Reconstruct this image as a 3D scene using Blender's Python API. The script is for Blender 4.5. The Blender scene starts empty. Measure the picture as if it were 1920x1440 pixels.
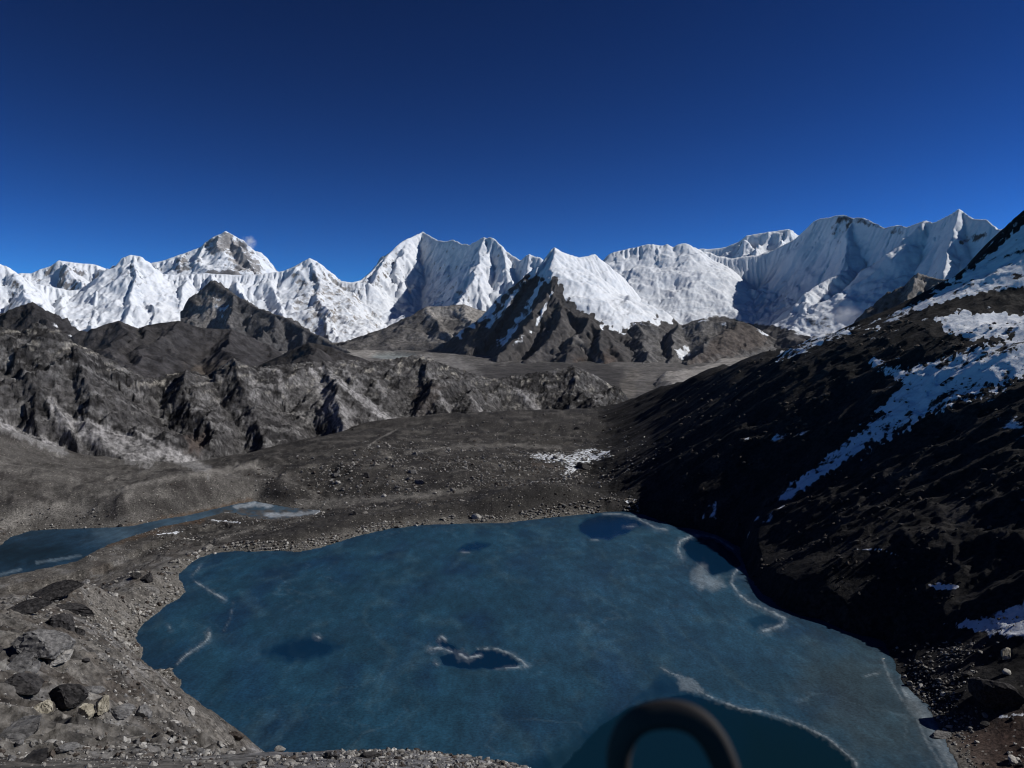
import bpy, math, random
import numpy as np

C = bpy.context.scene.collection
SC = bpy.context.scene
random.seed(7); RNG = np.random.default_rng(7)
R = math.radians

# ------------------------------------------------------------------ camera, sky, sun, exposure
F_PX = 1507.0                    # focal length in pixels of a 1920 wide frame
PITCH = R(3.04)
cam_d = bpy.data.cameras.new('camera'); cam = bpy.data.objects.new('camera', cam_d); C.objects.link(cam)
cam.location = (0, 0, 0); cam.rotation_euler = (R(90) - PITCH, 0, 0)
cam_d.sensor_width = 36; cam_d.lens = 36 * F_PX / 1920
cam_d.clip_start = 0.05; cam_d.clip_end = 80000
cam_d.dof.use_dof = True; cam_d.dof.focus_distance = 350; cam_d.dof.aperture_fstop = 6.0
SC.camera = cam

SUN_AZ, SUN_EL = 86.0, 38.0      # degrees right of the view direction (+Y), degrees above the horizon
world = bpy.data.worlds.new('World'); SC.world = world; world.use_nodes = True
wn = world.node_tree.nodes; wl = world.node_tree.links
sky = wn.new('ShaderNodeTexSky'); sky.sky_type = 'NISHITA'; sky.sun_disc = False
sky.sun_elevation = R(SUN_EL); sky.sun_rotation = R(SUN_AZ)
sky.altitude = 5500; sky.air_density = 1.0; sky.dust_density = 0.0; sky.ozone_density = 3.0
bg = wn['Background']; bg.inputs['Strength'].default_value = 0.085
# the thin, dry air of 5500 m: the same sky, deeper and more saturated everywhere
k1 = wn.new('ShaderNodeVectorMath'); k1.operation = 'SCALE'; k1.inputs['Scale'].default_value = .085
gm = wn.new('ShaderNodeGamma'); gm.inputs['Gamma'].default_value = 2.1
k2 = wn.new('ShaderNodeVectorMath'); k2.operation = 'MULTIPLY'; k2.inputs[1].default_value = (.85 / .085, 1.9 / .085, 2.15 / .085)
wl.new(sky.outputs[0], k1.inputs[0]); wl.new(k1.outputs[0], gm.inputs['Color']); wl.new(gm.outputs[0], k2.inputs[0]); wl.new(k2.outputs[0], bg.inputs[0])

sl = bpy.data.lights.new('sun', 'SUN'); sun = bpy.data.objects.new('sun', sl); C.objects.link(sun)
sl.energy = 3.9; sl.angle = R(0.53); sl.color = (1.0, 0.965, 0.92)
sun.rotation_euler = (R(90 - SUN_EL), 0, R(180 - SUN_AZ))
vs = SC.view_settings; vs.view_transform = 'Standard'; vs.look = 'None'; vs.gamma = 1; vs.exposure = 0
vs.use_curve_mapping = False
SC.cycles.diffuse_bounces = 1; SC.cycles.volume_bounces = 4; SC.cycles.filter_width = 1.1

# ------------------------------------------------------------------ numbers: pixels to places and back
CP, SP = math.cos(PITCH), math.sin(PITCH)
def ray(px, py):
    dx = (np.asarray(px, float) - 960) / F_PX; dy = (720 - np.asarray(py, float)) / F_PX
    return dx, CP + dy * SP, -SP + dy * CP
def at(px, py, D):               # the point seen at a pixel, D metres away over the ground
    x, y, z = ray(px, py); k = D / np.hypot(x, y)
    return float(x * k), float(y * k), float(z * k)
def on_level(px, py, lev):       # where a pixel's ray meets a level
    x, y, z = ray(px, py); k = lev / z
    return float(x * k), float(y * k)
def proj(X, Y, Z):
    d = Y * CP - Z * SP; u = Y * SP + Z * CP
    d = np.where(d > 1e-3, d, 1e-3)
    return 960 + F_PX * X / d, 720 - F_PX * u / d

# ------------------------------------------------------------------ noise
_ang = np.random.default_rng(3).random(1024) * 2 * np.pi
GX, GY = np.cos(_ang).astype(np.float32), np.sin(_ang).astype(np.float32)
def perlin(x, y, seed=0):
    xf = np.floor(x); yf = np.floor(y)
    xi = xf.astype(np.int64); yi = yf.astype(np.int64)
    fx = (x - xf).astype(np.float32); fy = (y - yf).astype(np.float32)
    def g(ix, iy, dx, dy):
        h = (ix * 374761393 + iy * 668265263 + seed * 974711) & 0xffffffff
        h = ((h ^ (h >> 13)) * 1274126177) & 0xffffffff
        h = (h ^ (h >> 16)) & 1023
        return GX[h] * dx + GY[h] * dy
    u = fx * fx * fx * (fx * (fx * 6 - 15) + 10); v = fy * fy * fy * (fy * (fy * 6 - 15) + 10)
    a = g(xi, yi, fx, fy); b = g(xi + 1, yi, fx - 1, fy)
    c = g(xi, yi + 1, fx, fy - 1); d = g(xi + 1, yi + 1, fx - 1, fy - 1)
    return (a + u * (b - a) + v * ((c + u * (d - c)) - (a + u * (b - a)))) * 1.5
def fbm(x, y, o=5, seed=0, gain=.5):
    s = 0; a = 1; t = 0
    for i in range(o):
        s = s + a * perlin(x, y, seed + i * 17); t += a
        x = x * 2.03 + 13.7; y = y * 2.03 - 7.1; a *= gain
    return s / t
def ridged(x, y, o=5, seed=0, gain=.5):
    s = 0; a = 1; t = 0; w = 1
    for i in range(o):
        n = 1 - np.abs(perlin(x, y, seed + i * 17)); n = n * n * w
        w = np.clip(n * 1.6, 0, 1)
        s = s + a * n; t += a
        x = x * 2.03 + 13.7; y = y * 2.03 - 7.1; a *= gain
    return s / t
def sst(a, b, x):
    t = np.clip((x - a) / (b - a), 0, 1); return t * t * (3 - 2 * t)
def poly_sd(x, y, poly):         # signed distance to a closed polygon, negative inside
    p = np.asarray(poly, float); best = np.full(x.shape, 1e18); ins = np.zeros(x.shape, bool)
    for i in range(len(p)):
        ax, ay = p[i]; bx, by = p[(i + 1) % len(p)]
        ex, ey = bx - ax, by - ay
        wx, wy = x - ax, y - ay
        t = np.clip((wx * ex + wy * ey) / (ex * ex + ey * ey + 1e-12), 0, 1)
        best = np.minimum(best, (wx - ex * t) ** 2 + (wy - ey * t) ** 2)
        if ey != 0:
            c = ((ay <= y) & (by > y)) | ((by <= y) & (ay > y))
            ins ^= c & (x < ax + (y - ay) / ey * ex)
    d = np.sqrt(best)
    return np.where(ins, -d, d)
def line_d(x, y, pts):           # distance to an open polyline and position along it (0..1)
    p = np.asarray(pts, float); best = np.full(x.shape, 1e18); tt = np.zeros(x.shape)
    n = len(p) - 1
    for i in range(n):
        ax, ay = p[i][:2]; bx, by = p[i + 1][:2]
        ex, ey = bx - ax, by - ay
        t = np.clip(((x - ax) * ex + (y - ay) * ey) / (ex * ex + ey * ey + 1e-12), 0, 1)
        d = (x - ax - ex * t) ** 2 + (y - ay - ey * t) ** 2
        m = d < best; best = np.where(m, d, best); tt = np.where(m, (i + t) / n, tt)
    return np.sqrt(best), tt
def zone(px, py, poly, feather=8, warp=6, scale=14, seed=5):   # soft 0..1 mask with a ragged edge
    sd = poly_sd(px, py, poly) + fbm(px / scale, py / scale, 4, seed) * warp * 2
    return 1 - sst(-feather, feather, sd)
def streak(px, py, pts, w0, w1, seed=9, rag=.9):                        # soft mask along a line that widens from w0 to w1
    d, t = line_d(px, py, pts)
    w = w0 + (w1 - w0) * t
    d = d + fbm(px / 9, py / 9, 3, seed) * w * rag
    return 1 - sst(.35 * w, w, d)

# ------------------------------------------------------------------ scene bookkeeping
def tag(o, label=None, cat=None, group=None, kind=None):
    if label: o['label'] = label
    if cat: o['category'] = cat
    if group: o['group'] = group
    if kind: o['kind'] = kind
    return o
def grid_mesh(name, X, Y, Z, attrs, mat, keep=None, smooth=True):
    nr, nc = X.shape
    idx = np.arange(nr * nc, dtype=np.int32).reshape(nr, nc)
    q = np.stack([idx[:-1, :-1], idx[:-1, 1:], idx[1:, 1:], idx[1:, :-1]], -1).reshape(-1, 4)
    if keep is not None: q = q[keep.reshape(-1)]
    used = np.zeros(nr * nc, bool); used[q.reshape(-1)] = True
    remap = np.cumsum(used) - 1
    q = remap[q].astype(np.int32)
    co = np.stack([X, Y, Z], -1).reshape(-1, 3)[used].astype(np.float32)
    me = bpy.data.meshes.new(name)
    me.vertices.add(len(co)); me.vertices.foreach_set('co', co.ravel())
    me.loops.add(q.size); me.loops.foreach_set('vertex_index', q.ravel())
    me.polygons.add(len(q)); me.polygons.foreach_set('loop_start', np.arange(0, q.size, 4, dtype=np.int32))
    me.polygons.foreach_set('loop_total', np.full(len(q), 4, np.int32))
    me.polygons.foreach_set('use_smooth', np.full(len(q), smooth))
    me.update(calc_edges=True)
    for k, a in attrs.items():
        if a.ndim == 3:
            t = me.attributes.new(k, 'FLOAT_COLOR', 'POINT')
            c = np.ones((used.sum(), 4), np.float32); c[:, :3] = a.reshape(-1, 3)[used]
            t.data.foreach_set('color', c.ravel())
        else:
            t = me.attributes.new(k, 'FLOAT', 'POINT')
            t.data.foreach_set('value', a.reshape(-1)[used].astype(np.float32))
    me.materials.append(mat)
    o = bpy.data.objects.new(name, me); C.objects.link(o)
    return o

# ------------------------------------------------------------------ materials
def node_mat(name):
    m = bpy.data.materials.new(name); m.use_nodes = True
    return m, m.node_tree.nodes, m.node_tree.links, m.node_tree.nodes['Principled BSDF']
def math_n(n, l, op, a, b=None, clamp=False):
    x = n.new('ShaderNodeMath'); x.operation = op; x.use_clamp = clamp
    for i, v in enumerate((a, b)):
        if v is None: continue
        if isinstance(v, (int, float)): x.inputs[i].default_value = v
        else: l.new(v, x.inputs[i])
    return x.outputs[0]
def noise_n(n, l, vec, scale, detail=6, rough=.6, stretch=None):
    if stretch:
        mp = n.new('ShaderNodeMapping'); mp.inputs['Scale'].default_value = stretch
        l.new(vec, mp.inputs['Vector']); vec = mp.outputs[0]
    x = n.new('ShaderNodeTexNoise'); x.inputs['Scale'].default_value = scale
    x.inputs['Detail'].default_value = detail; x.inputs['Roughness'].default_value = rough
    l.new(vec, x.inputs['Vector'])
    return x.outputs['Fac']
def ramp_n(n, l, fac, a, b, lo, hi):
    x = n.new('ShaderNodeMapRange'); x.interpolation_type = 'SMOOTHSTEP'
    x.inputs['From Min'].default_value = a; x.inputs['From Max'].default_value = b
    x.inputs['To Min'].default_value = lo; x.inputs['To Max'].default_value = hi
    l.new(fac, x.inputs['Value']); return x.outputs['Result']
def terrain_mat(name, size, snow_size, bump=1.0, contrast=.55, snow_sharp=.1, pale=None, snow_col=(.77, .805, .85)):
    """rock from the 'alb' attribute broken up by grain of about `size` metres; snow where 'snow' beats a noise."""
    m, n, l, p = node_mat(name)
    pos = n.new('ShaderNodeNewGeometry').outputs['Position']
    al = n.new('ShaderNodeAttribute'); al.attribute_name = 'alb'
    sn = n.new('ShaderNodeAttribute'); sn.attribute_name = 'snow'
    g1 = noise_n(n, l, pos, 1 / size, 8, .68)
    g2 = noise_n(n, l, pos, 1 / (size * 7), 5, .6)
    k = math_n(n, l, 'MULTIPLY', ramp_n(n, l, g1, .3, .72, 1 - contrast, 1 + contrast), ramp_n(n, l, g2, .3, .7, .6, .94))
    mul = n.new('ShaderNodeVectorMath'); mul.operation = 'SCALE'
    l.new(al.outputs['Color'], mul.inputs[0]); l.new(k, mul.inputs['Scale'])
    rock = mul.outputs[0]
    if pale:                       # scattered pale stones too small to build
        v = n.new('ShaderNodeTexVoronoi'); v.inputs['Scale'].default_value = 1 / pale[0]
        l.new(pos, v.inputs['Vector'])
        sep = n.new('ShaderNodeSeparateColor'); l.new(v.outputs['Color'], sep.inputs[0])
        st = math_n(n, l, 'MULTIPLY', ramp_n(n, l, v.outputs['Distance'], .22, .34, 1, 0), ramp_n(n, l, sep.outputs[0], pale[1], pale[1] + .08, 0, 1))
        mx = n.new('ShaderNodeMix'); mx.data_type = 'RGBA'
        l.new(st, mx.inputs[0]); l.new(rock, mx.inputs[6]); mx.inputs[7].default_value = (*pale[2], 1)
        rock = mx.outputs[2]
    s1 = noise_n(n, l, pos, 1 / snow_size, 7, .62)
    f = math_n(n, l, 'ADD', sn.outputs['Fac'], math_n(n, l, 'MULTIPLY', math_n(n, l, 'SUBTRACT', s1, .5), 1.5))
    f = ramp_n(n, l, f, .5 - snow_sharp, .5 + snow_sharp, 0, 1)
    mx = n.new('ShaderNodeMix'); mx.data_type = 'RGBA'
    sx = n.new('ShaderNodeMix'); sx.data_type = 'RGBA'
    l.new(ramp_n(n, l, noise_n(n, l, pos, .6 / snow_size, 6, .65, (1, 1, 2.5)), .46, .72, 0, .85), sx.inputs[0])
    sx.inputs[6].default_value = (*snow_col, 1); sx.inputs[7].default_value = (.60, .66, .74, 1)
    l.new(f, mx.inputs[0]); l.new(rock, mx.inputs[6]); l.new(sx.outputs[2], mx.inputs[7])
    l.new(mx.outputs[2], p.inputs['Base Color'])
    p.inputs['Roughness'].default_value = .92; p.inputs['Specular IOR Level'].default_value = .15
    b = n.new('ShaderNodeBump'); b.inputs['Distance'].default_value = size * .5 * bump
    b.inputs['Strength'].default_value = .7
    l.new(math_n(n, l, 'ADD', g1, math_n(n, l, 'MULTIPLY', f, .25)), b.inputs['Height']); l.new(b.outputs[0], p.inputs['Normal'])
    return m
M_ground = terrain_mat('stony_ground', .8, 2.0, 1.0, .6, .1, pale=(1.1, .86, (.30, .28, .25)))
M_hill = terrain_mat('dark_hillside', 1.6, 7.0, 1.2, .6, .07)
M_ridge = terrain_mat('ridge_rock', 5, 30, 1.1, .75)
M_far = terrain_mat('far_rock', 45, 130, .8, .55)
M_snow = terrain_mat('mountain_snow', 70, 110, .3, .5, .16)
M_snowfar = terrain_mat('distant_snow', 160, 220, .45, .4, .16)

# ------------------------------------------------------------------ ridges and faces of the mountains
def ridge_field(X, Y, ridges, floor):
    """height as the highest of many ridge lines falling away on both sides; also distance from and position along it"""
    best = np.full(X.shape, -1e9); D = np.zeros(X.shape); U = np.zeros(X.shape); ID = np.zeros(X.shape)
    for k, r in enumerate(ridges):
        P = [at(*q) for q in r['p']]; u0 = k * 5000.0
        H = r.get('H', 1500.0)
        for a, b in zip(P[:-1], P[1:]):
            ex, ey = b[0] - a[0], b[1] - a[1]; L2 = ex * ex + ey * ey + 1e-9; L = math.sqrt(L2)
            wx, wy = X - a[0], Y - a[1]
            t = np.clip((wx * ex + wy * ey) / L2, 0, 1)
            d = np.hypot(wx - ex * t, wy - ey * t)
            side = ex * wy - ey * wx             # >0: left of the line's direction
            s = np.where(side > 0, r['sl'], r['sr'])
            v = a[2] + (b[2] - a[2]) * t - H * (1 - np.exp(-s * d / H)) - r.get('lin', .1) * d
            m = v > best
            best = np.where(m, v, best); D = np.where(m, d, D); U = np.where(m, u0 + t * L, U); ID = np.where(m, k, ID)
            u0 += L
    return best, D, U, ID
def polar(px0, px1, nc, d0, d1, nr, pw=1.0):
    px = np.linspace(px0, px1, nc); d = d0 + (d1 - d0) * np.linspace(0, 1, nr) ** pw
    az = np.arctan((px - 960) / F_PX)
    A, DD = np.meshgrid(az, d)
    return DD * np.sin(A), DD * np.cos(A)
def slope_of(X, Y, Z):
    # steepness from finite differences on the polar grid
    r = np.hypot(X, Y)
    dzr = np.gradient(Z, axis=0) / np.maximum(np.abs(np.gradient(r, axis=0)), 1e-6)
    ds = np.hypot(np.gradient(X, axis=1), np.gradient(Y, axis=1))
    dzt = np.gradient(Z, axis=1) / np.maximum(ds, 1e-6)
    return np.hypot(dzr, dzt)
def mountain(name, label, cat, box, ridges, mat, warp=(120, 900), rough=(60, 500), flute=(0, 80, 600), crag=0, fine=(0, 100), ncrest=1, floor=-1e8,
             colour=None, snow=None, terr=None, seed=1):
    X, Y = polar(*box)
    wx = X + warp[0] * fbm(X / warp[1], Y / warp[1], 4, seed); wy = Y + warp[0] * fbm(X / warp[1] + 40, Y / warp[1], 4, seed + 50)
    # keep the skyline where it is: warp and relief fade in away from the main crest
    d0 = ridge_field(X, Y, ridges[:ncrest], floor)[1]
    f = sst(0, warp[0] * 2.5, d0)
    Z, d, u, k = ridge_field(X + (wx - X) * f, Y + (wy - Y) * f, ridges, floor)
    w = .16 + .84 * sst(0, rough[1] * .25, d0)
    Z = Z + rough[0] * w * (ridged(X / rough[1], Y / rough[1], 8, seed + 7, .56) - .5) * 2
    if fine[0]: Z = Z + fine[0] * (.15 + .85 * w) * (ridged((X + .4 * d0) / fine[1], (Y - .3 * X) / (fine[1] * 1.7), 4, seed + 31, .6) - .5)
    if flute[0]:
        fl = ridged(u / flute[1] + 1.2 * fbm(X / flute[2], Y / flute[2], 2, seed + 3), d / (flute[1] * 9), 3, seed + 9) - .5
        Z = Z + flute[0] * fl * sst(0, flute[1] * .6, d) * (1 - sst(flute[2] * .6, flute[2] * 1.6, d))
    if crag:
        Z = Z + crag * sst(0, rough[1] * .3, d) * fbm(X / (rough[1] * .18), Y / (rough[1] * .18), 4, seed + 21, .6)
    if terr: Z = terr(X, Y, Z, d, d0)
    fr = np.linspace(0, 1, X.shape[0])[:, None]
    Z = Z - (box[3] * .12) * (1 - sst(0, .14, fr))
    px, py = proj(X, Y, Z)
    S = slope_of(X, Y, Z)
    sn = snow(X, Y, Z, S, px, py, d0) if snow else np.zeros(X.shape)
    al = colour(X, Y, Z, S, px, py, d0)
    lum = al.mean(-1, keepdims=True); al = lum * np.array([1.0, .985, .985]) + (al - lum) * .6
    o = grid_mesh(name, X, Y, Z, {'alb': al, 'snow': sn}, mat)
    tag(o, label, cat, kind='structure')
    return o
def rgb(shape, c): return np.ones(shape + (3,)) * np.asarray(c)
def mixc(a, b, f): return a + (np.asarray(b) - a) * f[..., None]
def vals(X, Y, s, seed, o=5): return fbm(X / s, Y / s, o, seed)

def spur(*p, sl=1.1, sr=1.1, H=1200): return dict(p=list(p), sl=sl, sr=sr, H=H)
def crest(pts, D, sl=1.0, sr=1.0, H=1600):
    if not callable(D): d0 = D; D = lambda x: d0
    return dict(p=[(x, y, D(x)) for x, y in pts], sl=sl, sr=sr, H=H)

# far peak group on the left, about 19 km away
A1 = [crest([(20, 516), (40, 512), (58, 511), (75, 503), (95, 497), (110, 487), (130, 490), (160, 494), (180, 496), (205, 507), (240, 512), (275, 494), (300, 489), (320, 483), (345, 475),
             (360, 468), (375, 462), (385, 453), (400, 444), (412, 439), (424, 432), (435, 438), (450, 447), (465, 460), (478, 470), (490, 473), (500, 485), (515, 503), (530, 512), (560, 530)], 19000, 1.2, 1.0),
      spur((428, 435, 19000), (448, 457, 18500), (468, 487, 18100), (488, 514, 17700), sl=.9, sr=1.9),
      spur((385, 453, 19000), (372, 475, 18500), (380, 500, 18000), (395, 520, 17500), sl=.8, sr=1.4),
      spur((345, 475, 19000), (335, 492, 18500), (345, 515, 17900), sl=.8, sr=1.3),
      spur((112, 487, 19000), (128, 502, 18600), (141, 525, 18200), (150, 550, 17700), sl=.8, sr=1.8),
      spur((180, 496, 19000), (190, 520, 18400), (200, 540, 17800), sl=.9, sr=1.4)]
def snow_A1(X, Y, Z, S, px, py, d):
    s = 1.15 - .32 * S + .25 * vals(X, Y, 700, 31)
    s = s - .42 * zone(px, py, [(380, 455), (424, 428), (470, 465), (490, 515), (440, 515), (425, 470), (395, 480)], 10, 9)
    s = s - .35 * zone(px, py, [(330, 480), (350, 478), (360, 505), (335, 515)], 6, 6)
    return s
def col_A1(X, Y, Z, S, px, py, d):
    c = rgb(X.shape, (.40, .385, .375)); return mixc(c, (.27, .265, .265), sst(-.2, .3, vals(X, Y, 300, 5)))
mountain('snow_mountain', 'tall pale pyramid peak with a bare rocky summit, farthest in the left snow range', 'mountain', (-120, 640, 400, 17300, 19900, 150), A1, M_snowfar,
         (180, 800), (90, 800), (70, 110, 1000), 0, fine=(30, 120), colour=col_A1, snow=snow_A1, seed=11)

# nearer snow wall on the left
A2 = [crest([(-260, 470), (-120, 480), (0, 494), (15, 500), (28, 508), (40, 524), (55, 529), (75, 533), (95, 537), (130, 543), (160, 542), (190, 530), (205, 510), (217, 496), (228, 484), (245, 477), (262, 480), (275, 490), (290, 503),
             (305, 513), (335, 515), (390, 512), (440, 514), (500, 512), (530, 508), (548, 501), (565, 491), (580, 483), (592, 492), (605, 505), (618, 515), (633, 524), (655, 528), (690, 530)], 13000, 1.0, .95, 1500),
      spur((-60, 490, 13000), (-80, 530, 12400), (-60, 580, 11600), sl=.8, sr=1.2),
      spur((10, 497, 13000), (40, 540, 12400), (70, 575, 11800), (60, 620, 11200), sl=.8, sr=1.2),
      spur((120, 543, 13000), (115, 565, 12500), (130, 600, 11800), (150, 630, 11200), sl=.7, sr=1.0),
      spur((205, 510, 13000), (185, 545, 12500), (180, 580, 12000), (165, 615, 11400), sl=.75, sr=1.3),
      spur((250, 478, 13000), (262, 520, 12500), (245, 560, 12000), (232, 610, 11400), sl=.75, sr=1.5),
      spur((312, 514, 13000), (295, 550, 12450), (285, 585, 11900), (270, 620, 11300), sl=.75, sr=1.6),
      spur((350, 514, 13000), (340, 550, 12450), (325, 590, 11900), (318, 625, 11300), sl=.75, sr=1.5),
      spur((395, 513, 13000), (392, 530, 12500), (370, 570, 11900), (360, 610, 11300), sl=.9, sr=1.6),
      spur((440, 514, 13000), (455, 545, 12500), (470, 575, 11900), sl=.8, sr=1.2),
      spur((510, 511, 13000), (515, 545, 12500), (525, 580, 11900), (545, 620, 11300), sl=.7, sr=1.1),
      spur((582, 484, 13000), (588, 520, 12600), (600, 560, 12000), (622, 605, 11400), (640, 640, 10800), sl=.7, sr=1.2),
      spur((640, 526, 13000), (650, 560, 12500), (672, 600, 11900), (690, 630, 11400), sl=.7, sr=1.0)]
def snow_A2(X, Y, Z, S, px, py, d):
    line = np.interp(px, [-200, 0, 60, 150, 240, 330, 380, 430, 500, 560, 640, 700], [600, 600, 610, 628, 626, 618, 608, 596, 606, 622, 650, 660])
    s = 1.08 - .13 * S + .12 * vals(X, Y, 500, 33) - sst(-12, 26, py - line + 14 * vals(X, Y, 260, 34)) * 1.1
    mott = .86 * zone(px, py, [(555, 520), (600, 505), (680, 540), (730, 640), (560, 640), (540, 570)], 14, 10)
    s = s - .40 * mott - .22 * zone(px, py, [(195, 520), (228, 486), (275, 500), (280, 540), (220, 545)], 8, 8)
    s = s - .7 * zone(px, py, [(388, 534), (397, 524), (425, 552), (470, 590), (470, 640), (375, 640), (378, 585)], 6, 8)
    s = s - .3 * zone(px, py, [(0, 530), (40, 520), (40, 570), (15, 580)], 8, 8)
    return s
def col_A2(X, Y, Z, S, px, py, d):
    c = rgb(X.shape, (.17, .16, .155))
    c = mixc(c, (.42, .40, .375), zone(px, py, [(480, 560), (540, 520), (640, 515), (720, 600), (760, 690), (600, 690), (500, 640)], 15, 10))
    return c
mountain('snow_mountain', 'long fluted snow wall on the left with dark rock at its foot', 'mountain', (-260, 780, 540, 10300, 13500, 220), A2, M_snow,
         (150, 700), (60, 600), (72, 72, 1100), 0, fine=(26, 85), colour=col_A2, snow=snow_A2, seed=21)

# broad shaded peak in the middle
def D_B(x): return float(np.interp(x, [600, 660, 720, 793, 850, 905, 977, 1014, 1060], [13200, 13600, 14700, 15600, 14400, 12700, 12000, 11800, 11600]))
B = [crest([(610, 535), (650, 530), (675, 526), (690, 515), (705, 500), (715, 488), (735, 470), (750, 455), (765, 447), (780, 440), (793, 434), (805, 441), (820, 450), (835, 452), (850, 449), (865, 456), (880, 458), (893, 452),
            (905, 445), (925, 446), (935, 455), (950, 470), (965, 481), (977, 489), (985, 480), (993, 476), (1005, 481), (1014, 482), (1025, 495), (1060, 510)], D_B, 1.3, 1.75, 2400),
     spur((735, 470, 15000), (716, 495, 14300), (703, 525, 13700), (712, 560, 13100), (712, 600, 12400), (725, 640, 11600), sl=.9, sr=1.0),
     spur((690, 515, 14150), (676, 540, 13500), (680, 570, 12900), (690, 610, 12200), sl=.8, sr=1.0),
     spur((765, 447, 15300), (752, 475, 14800), (745, 505, 14300), (752, 540, 13700), sl=1.1, sr=1.2),
     spur((908, 445, 12650), (898, 470, 12300), (893, 500, 11900), (887, 530, 11500), (866, 555, 11200), (845, 585, 10900), sl=.9, sr=1.9, H=3500),
     spur((893, 500, 11900), (906, 540, 11500), (903, 575, 11100), sl=.8, sr=1.2),
     spur((940, 460, 12350), (950, 495, 11900), (962, 535, 11500), sl=.9, sr=1.3),
     spur((993, 476, 11900), (985, 500, 11700), (975, 530, 11400), sl=.9, sr=1.6)]
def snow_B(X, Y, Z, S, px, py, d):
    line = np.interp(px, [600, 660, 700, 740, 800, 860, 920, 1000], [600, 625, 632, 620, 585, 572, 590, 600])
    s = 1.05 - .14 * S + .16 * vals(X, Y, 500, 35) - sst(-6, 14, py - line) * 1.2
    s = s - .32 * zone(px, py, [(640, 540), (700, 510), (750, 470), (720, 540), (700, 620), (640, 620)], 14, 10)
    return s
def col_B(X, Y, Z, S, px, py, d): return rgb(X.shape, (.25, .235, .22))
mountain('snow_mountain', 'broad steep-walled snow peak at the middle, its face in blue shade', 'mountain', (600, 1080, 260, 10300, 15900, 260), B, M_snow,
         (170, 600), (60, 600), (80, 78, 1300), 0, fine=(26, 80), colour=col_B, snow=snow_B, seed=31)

# far peak on the right, behind the ice wall
D2 = [crest([(1250, 480), (1310, 467), (1340, 464), (1360, 462), (1385, 452), (1400, 440), (1430, 437), (1460, 431), (1480, 430), (1495, 440), (1515, 448), (1560, 470)], 18500, 1.2, 1.0),
      spur((1400, 440, 18500), (1395, 465, 17800), (1390, 490, 17200), sl=1.0, sr=1.8), spur((1440, 435, 18500), (1425, 460, 17900), (1420, 490, 17200), sl=1., sr=1.8),
      spur((1478, 430, 18500), (1465, 455, 17900), (1460, 480, 17200), sl=1.1, sr=1.7)]
mountain('snow_mountain', 'rounded snow summit peeping over the fluted ice wall on the right', 'mountain', (1230, 1600, 190, 16800, 19000, 90), D2, M_snowfar,
         (120, 900), (140, 700), (50, 120, 700), 0, colour=lambda X, Y, Z, S, px, py, d: rgb(X.shape, (.2, .19, .19)),
         snow=lambda X, Y, Z, S, px, py, d: 1.1 - .16 * S + .2 * vals(X, Y, 500, 37), seed=41)

# ice field and long wall on the right
def D_of(x): return float(np.interp(x, [1100, 1150, 1450, 1540, 1700, 1950, 2100], [10600, 11000, 11200, 10800, 9500, 7900, 7200]))
def rng_pts(pts, a, b): return [p for p in pts if a <= p[0] <= b]
DP = [(1100, 500), (1132, 492), (1140, 480), (1147, 473), (1165, 468), (1190, 463), (1215, 458), (1240, 460), (1250, 457), (1262, 463), (1275, 457), (1285, 456), (1300, 464), (1320, 470), (1350, 480), (1375, 483), (1400, 479), (1425, 477),
      (1445, 470), (1460, 463), (1490, 448), (1510, 430), (1525, 415), (1535, 410), (1555, 407), (1580, 402), (1600, 408), (1620, 408), (1645, 420), (1660, 427), (1680, 422), (1700, 425), (1715, 420), (1735, 413), (1750, 417),
      (1770, 408), (1785, 400), (1798, 391), (1810, 400), (1825, 410), (1850, 411), (1860, 420), (1870, 430), (1890, 428), (1920, 420), (2000, 400)]
Dr = [crest(rng_pts(DP, 1100, 1300), D_of, 1.2, .62, 4000), dict(crest(rng_pts(DP, 1300, 1490), D_of, 1.2, 1.5, 560), lin=.40), crest(rng_pts(DP, 1490, 2000), D_of, 1.2, 1.75, 1900),
      dict(p=[(1270, 500, 10700), (1330, 528, 10550), (1400, 543, 10500), (1470, 548, 10300), (1500, 560, 9900)], sl=.6, sr=.42, H=4000),
      spur((1600, 408, 10350), (1590, 445, 10000), (1583, 480, 9700), (1592, 520, 9350), (1612, 560, 8900), (1625, 600, 8400), sl=.85, sr=1.7, H=1500),
      spur((1592, 500, 9500), (1560, 520, 9200), (1520, 545, 8900), (1510, 575, 8600), (1540, 600, 8200), sl=.8, sr=1.2, H=1300),
      spur((1735, 413, 9250), (1700, 440, 9150), (1670, 475, 9000), sl=.9, sr=1.8, H=1300),
      spur((1798, 391, 8850), (1790, 440, 8500), (1770, 500, 8100), sl=1.2, sr=2.0, H=1300)]
def terr_D(X, Y, Z, d, d0):
    px, py = proj(X, Y, Z)
    m = zone(px, py, [(1160, 500), (1290, 490), (1330, 530), (1480, 545), (1530, 580), (1560, 640), (1150, 640), (1120, 560)], 18, 8)
    ice = ridged(X / 260 + .8 * fbm(X / 400, Y / 400, 2, 78), (d0 + .15 * X) / 52 + 1.2 * fbm(X / 240, Y / 240, 3, 79), 4, 80, .6) - .5
    low = sst(300, 1500, d0)
    return Z + m * (ice * (9 + 9 * low) + 4 * fbm(X / 40, Y / 40, 3, 81))
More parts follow.
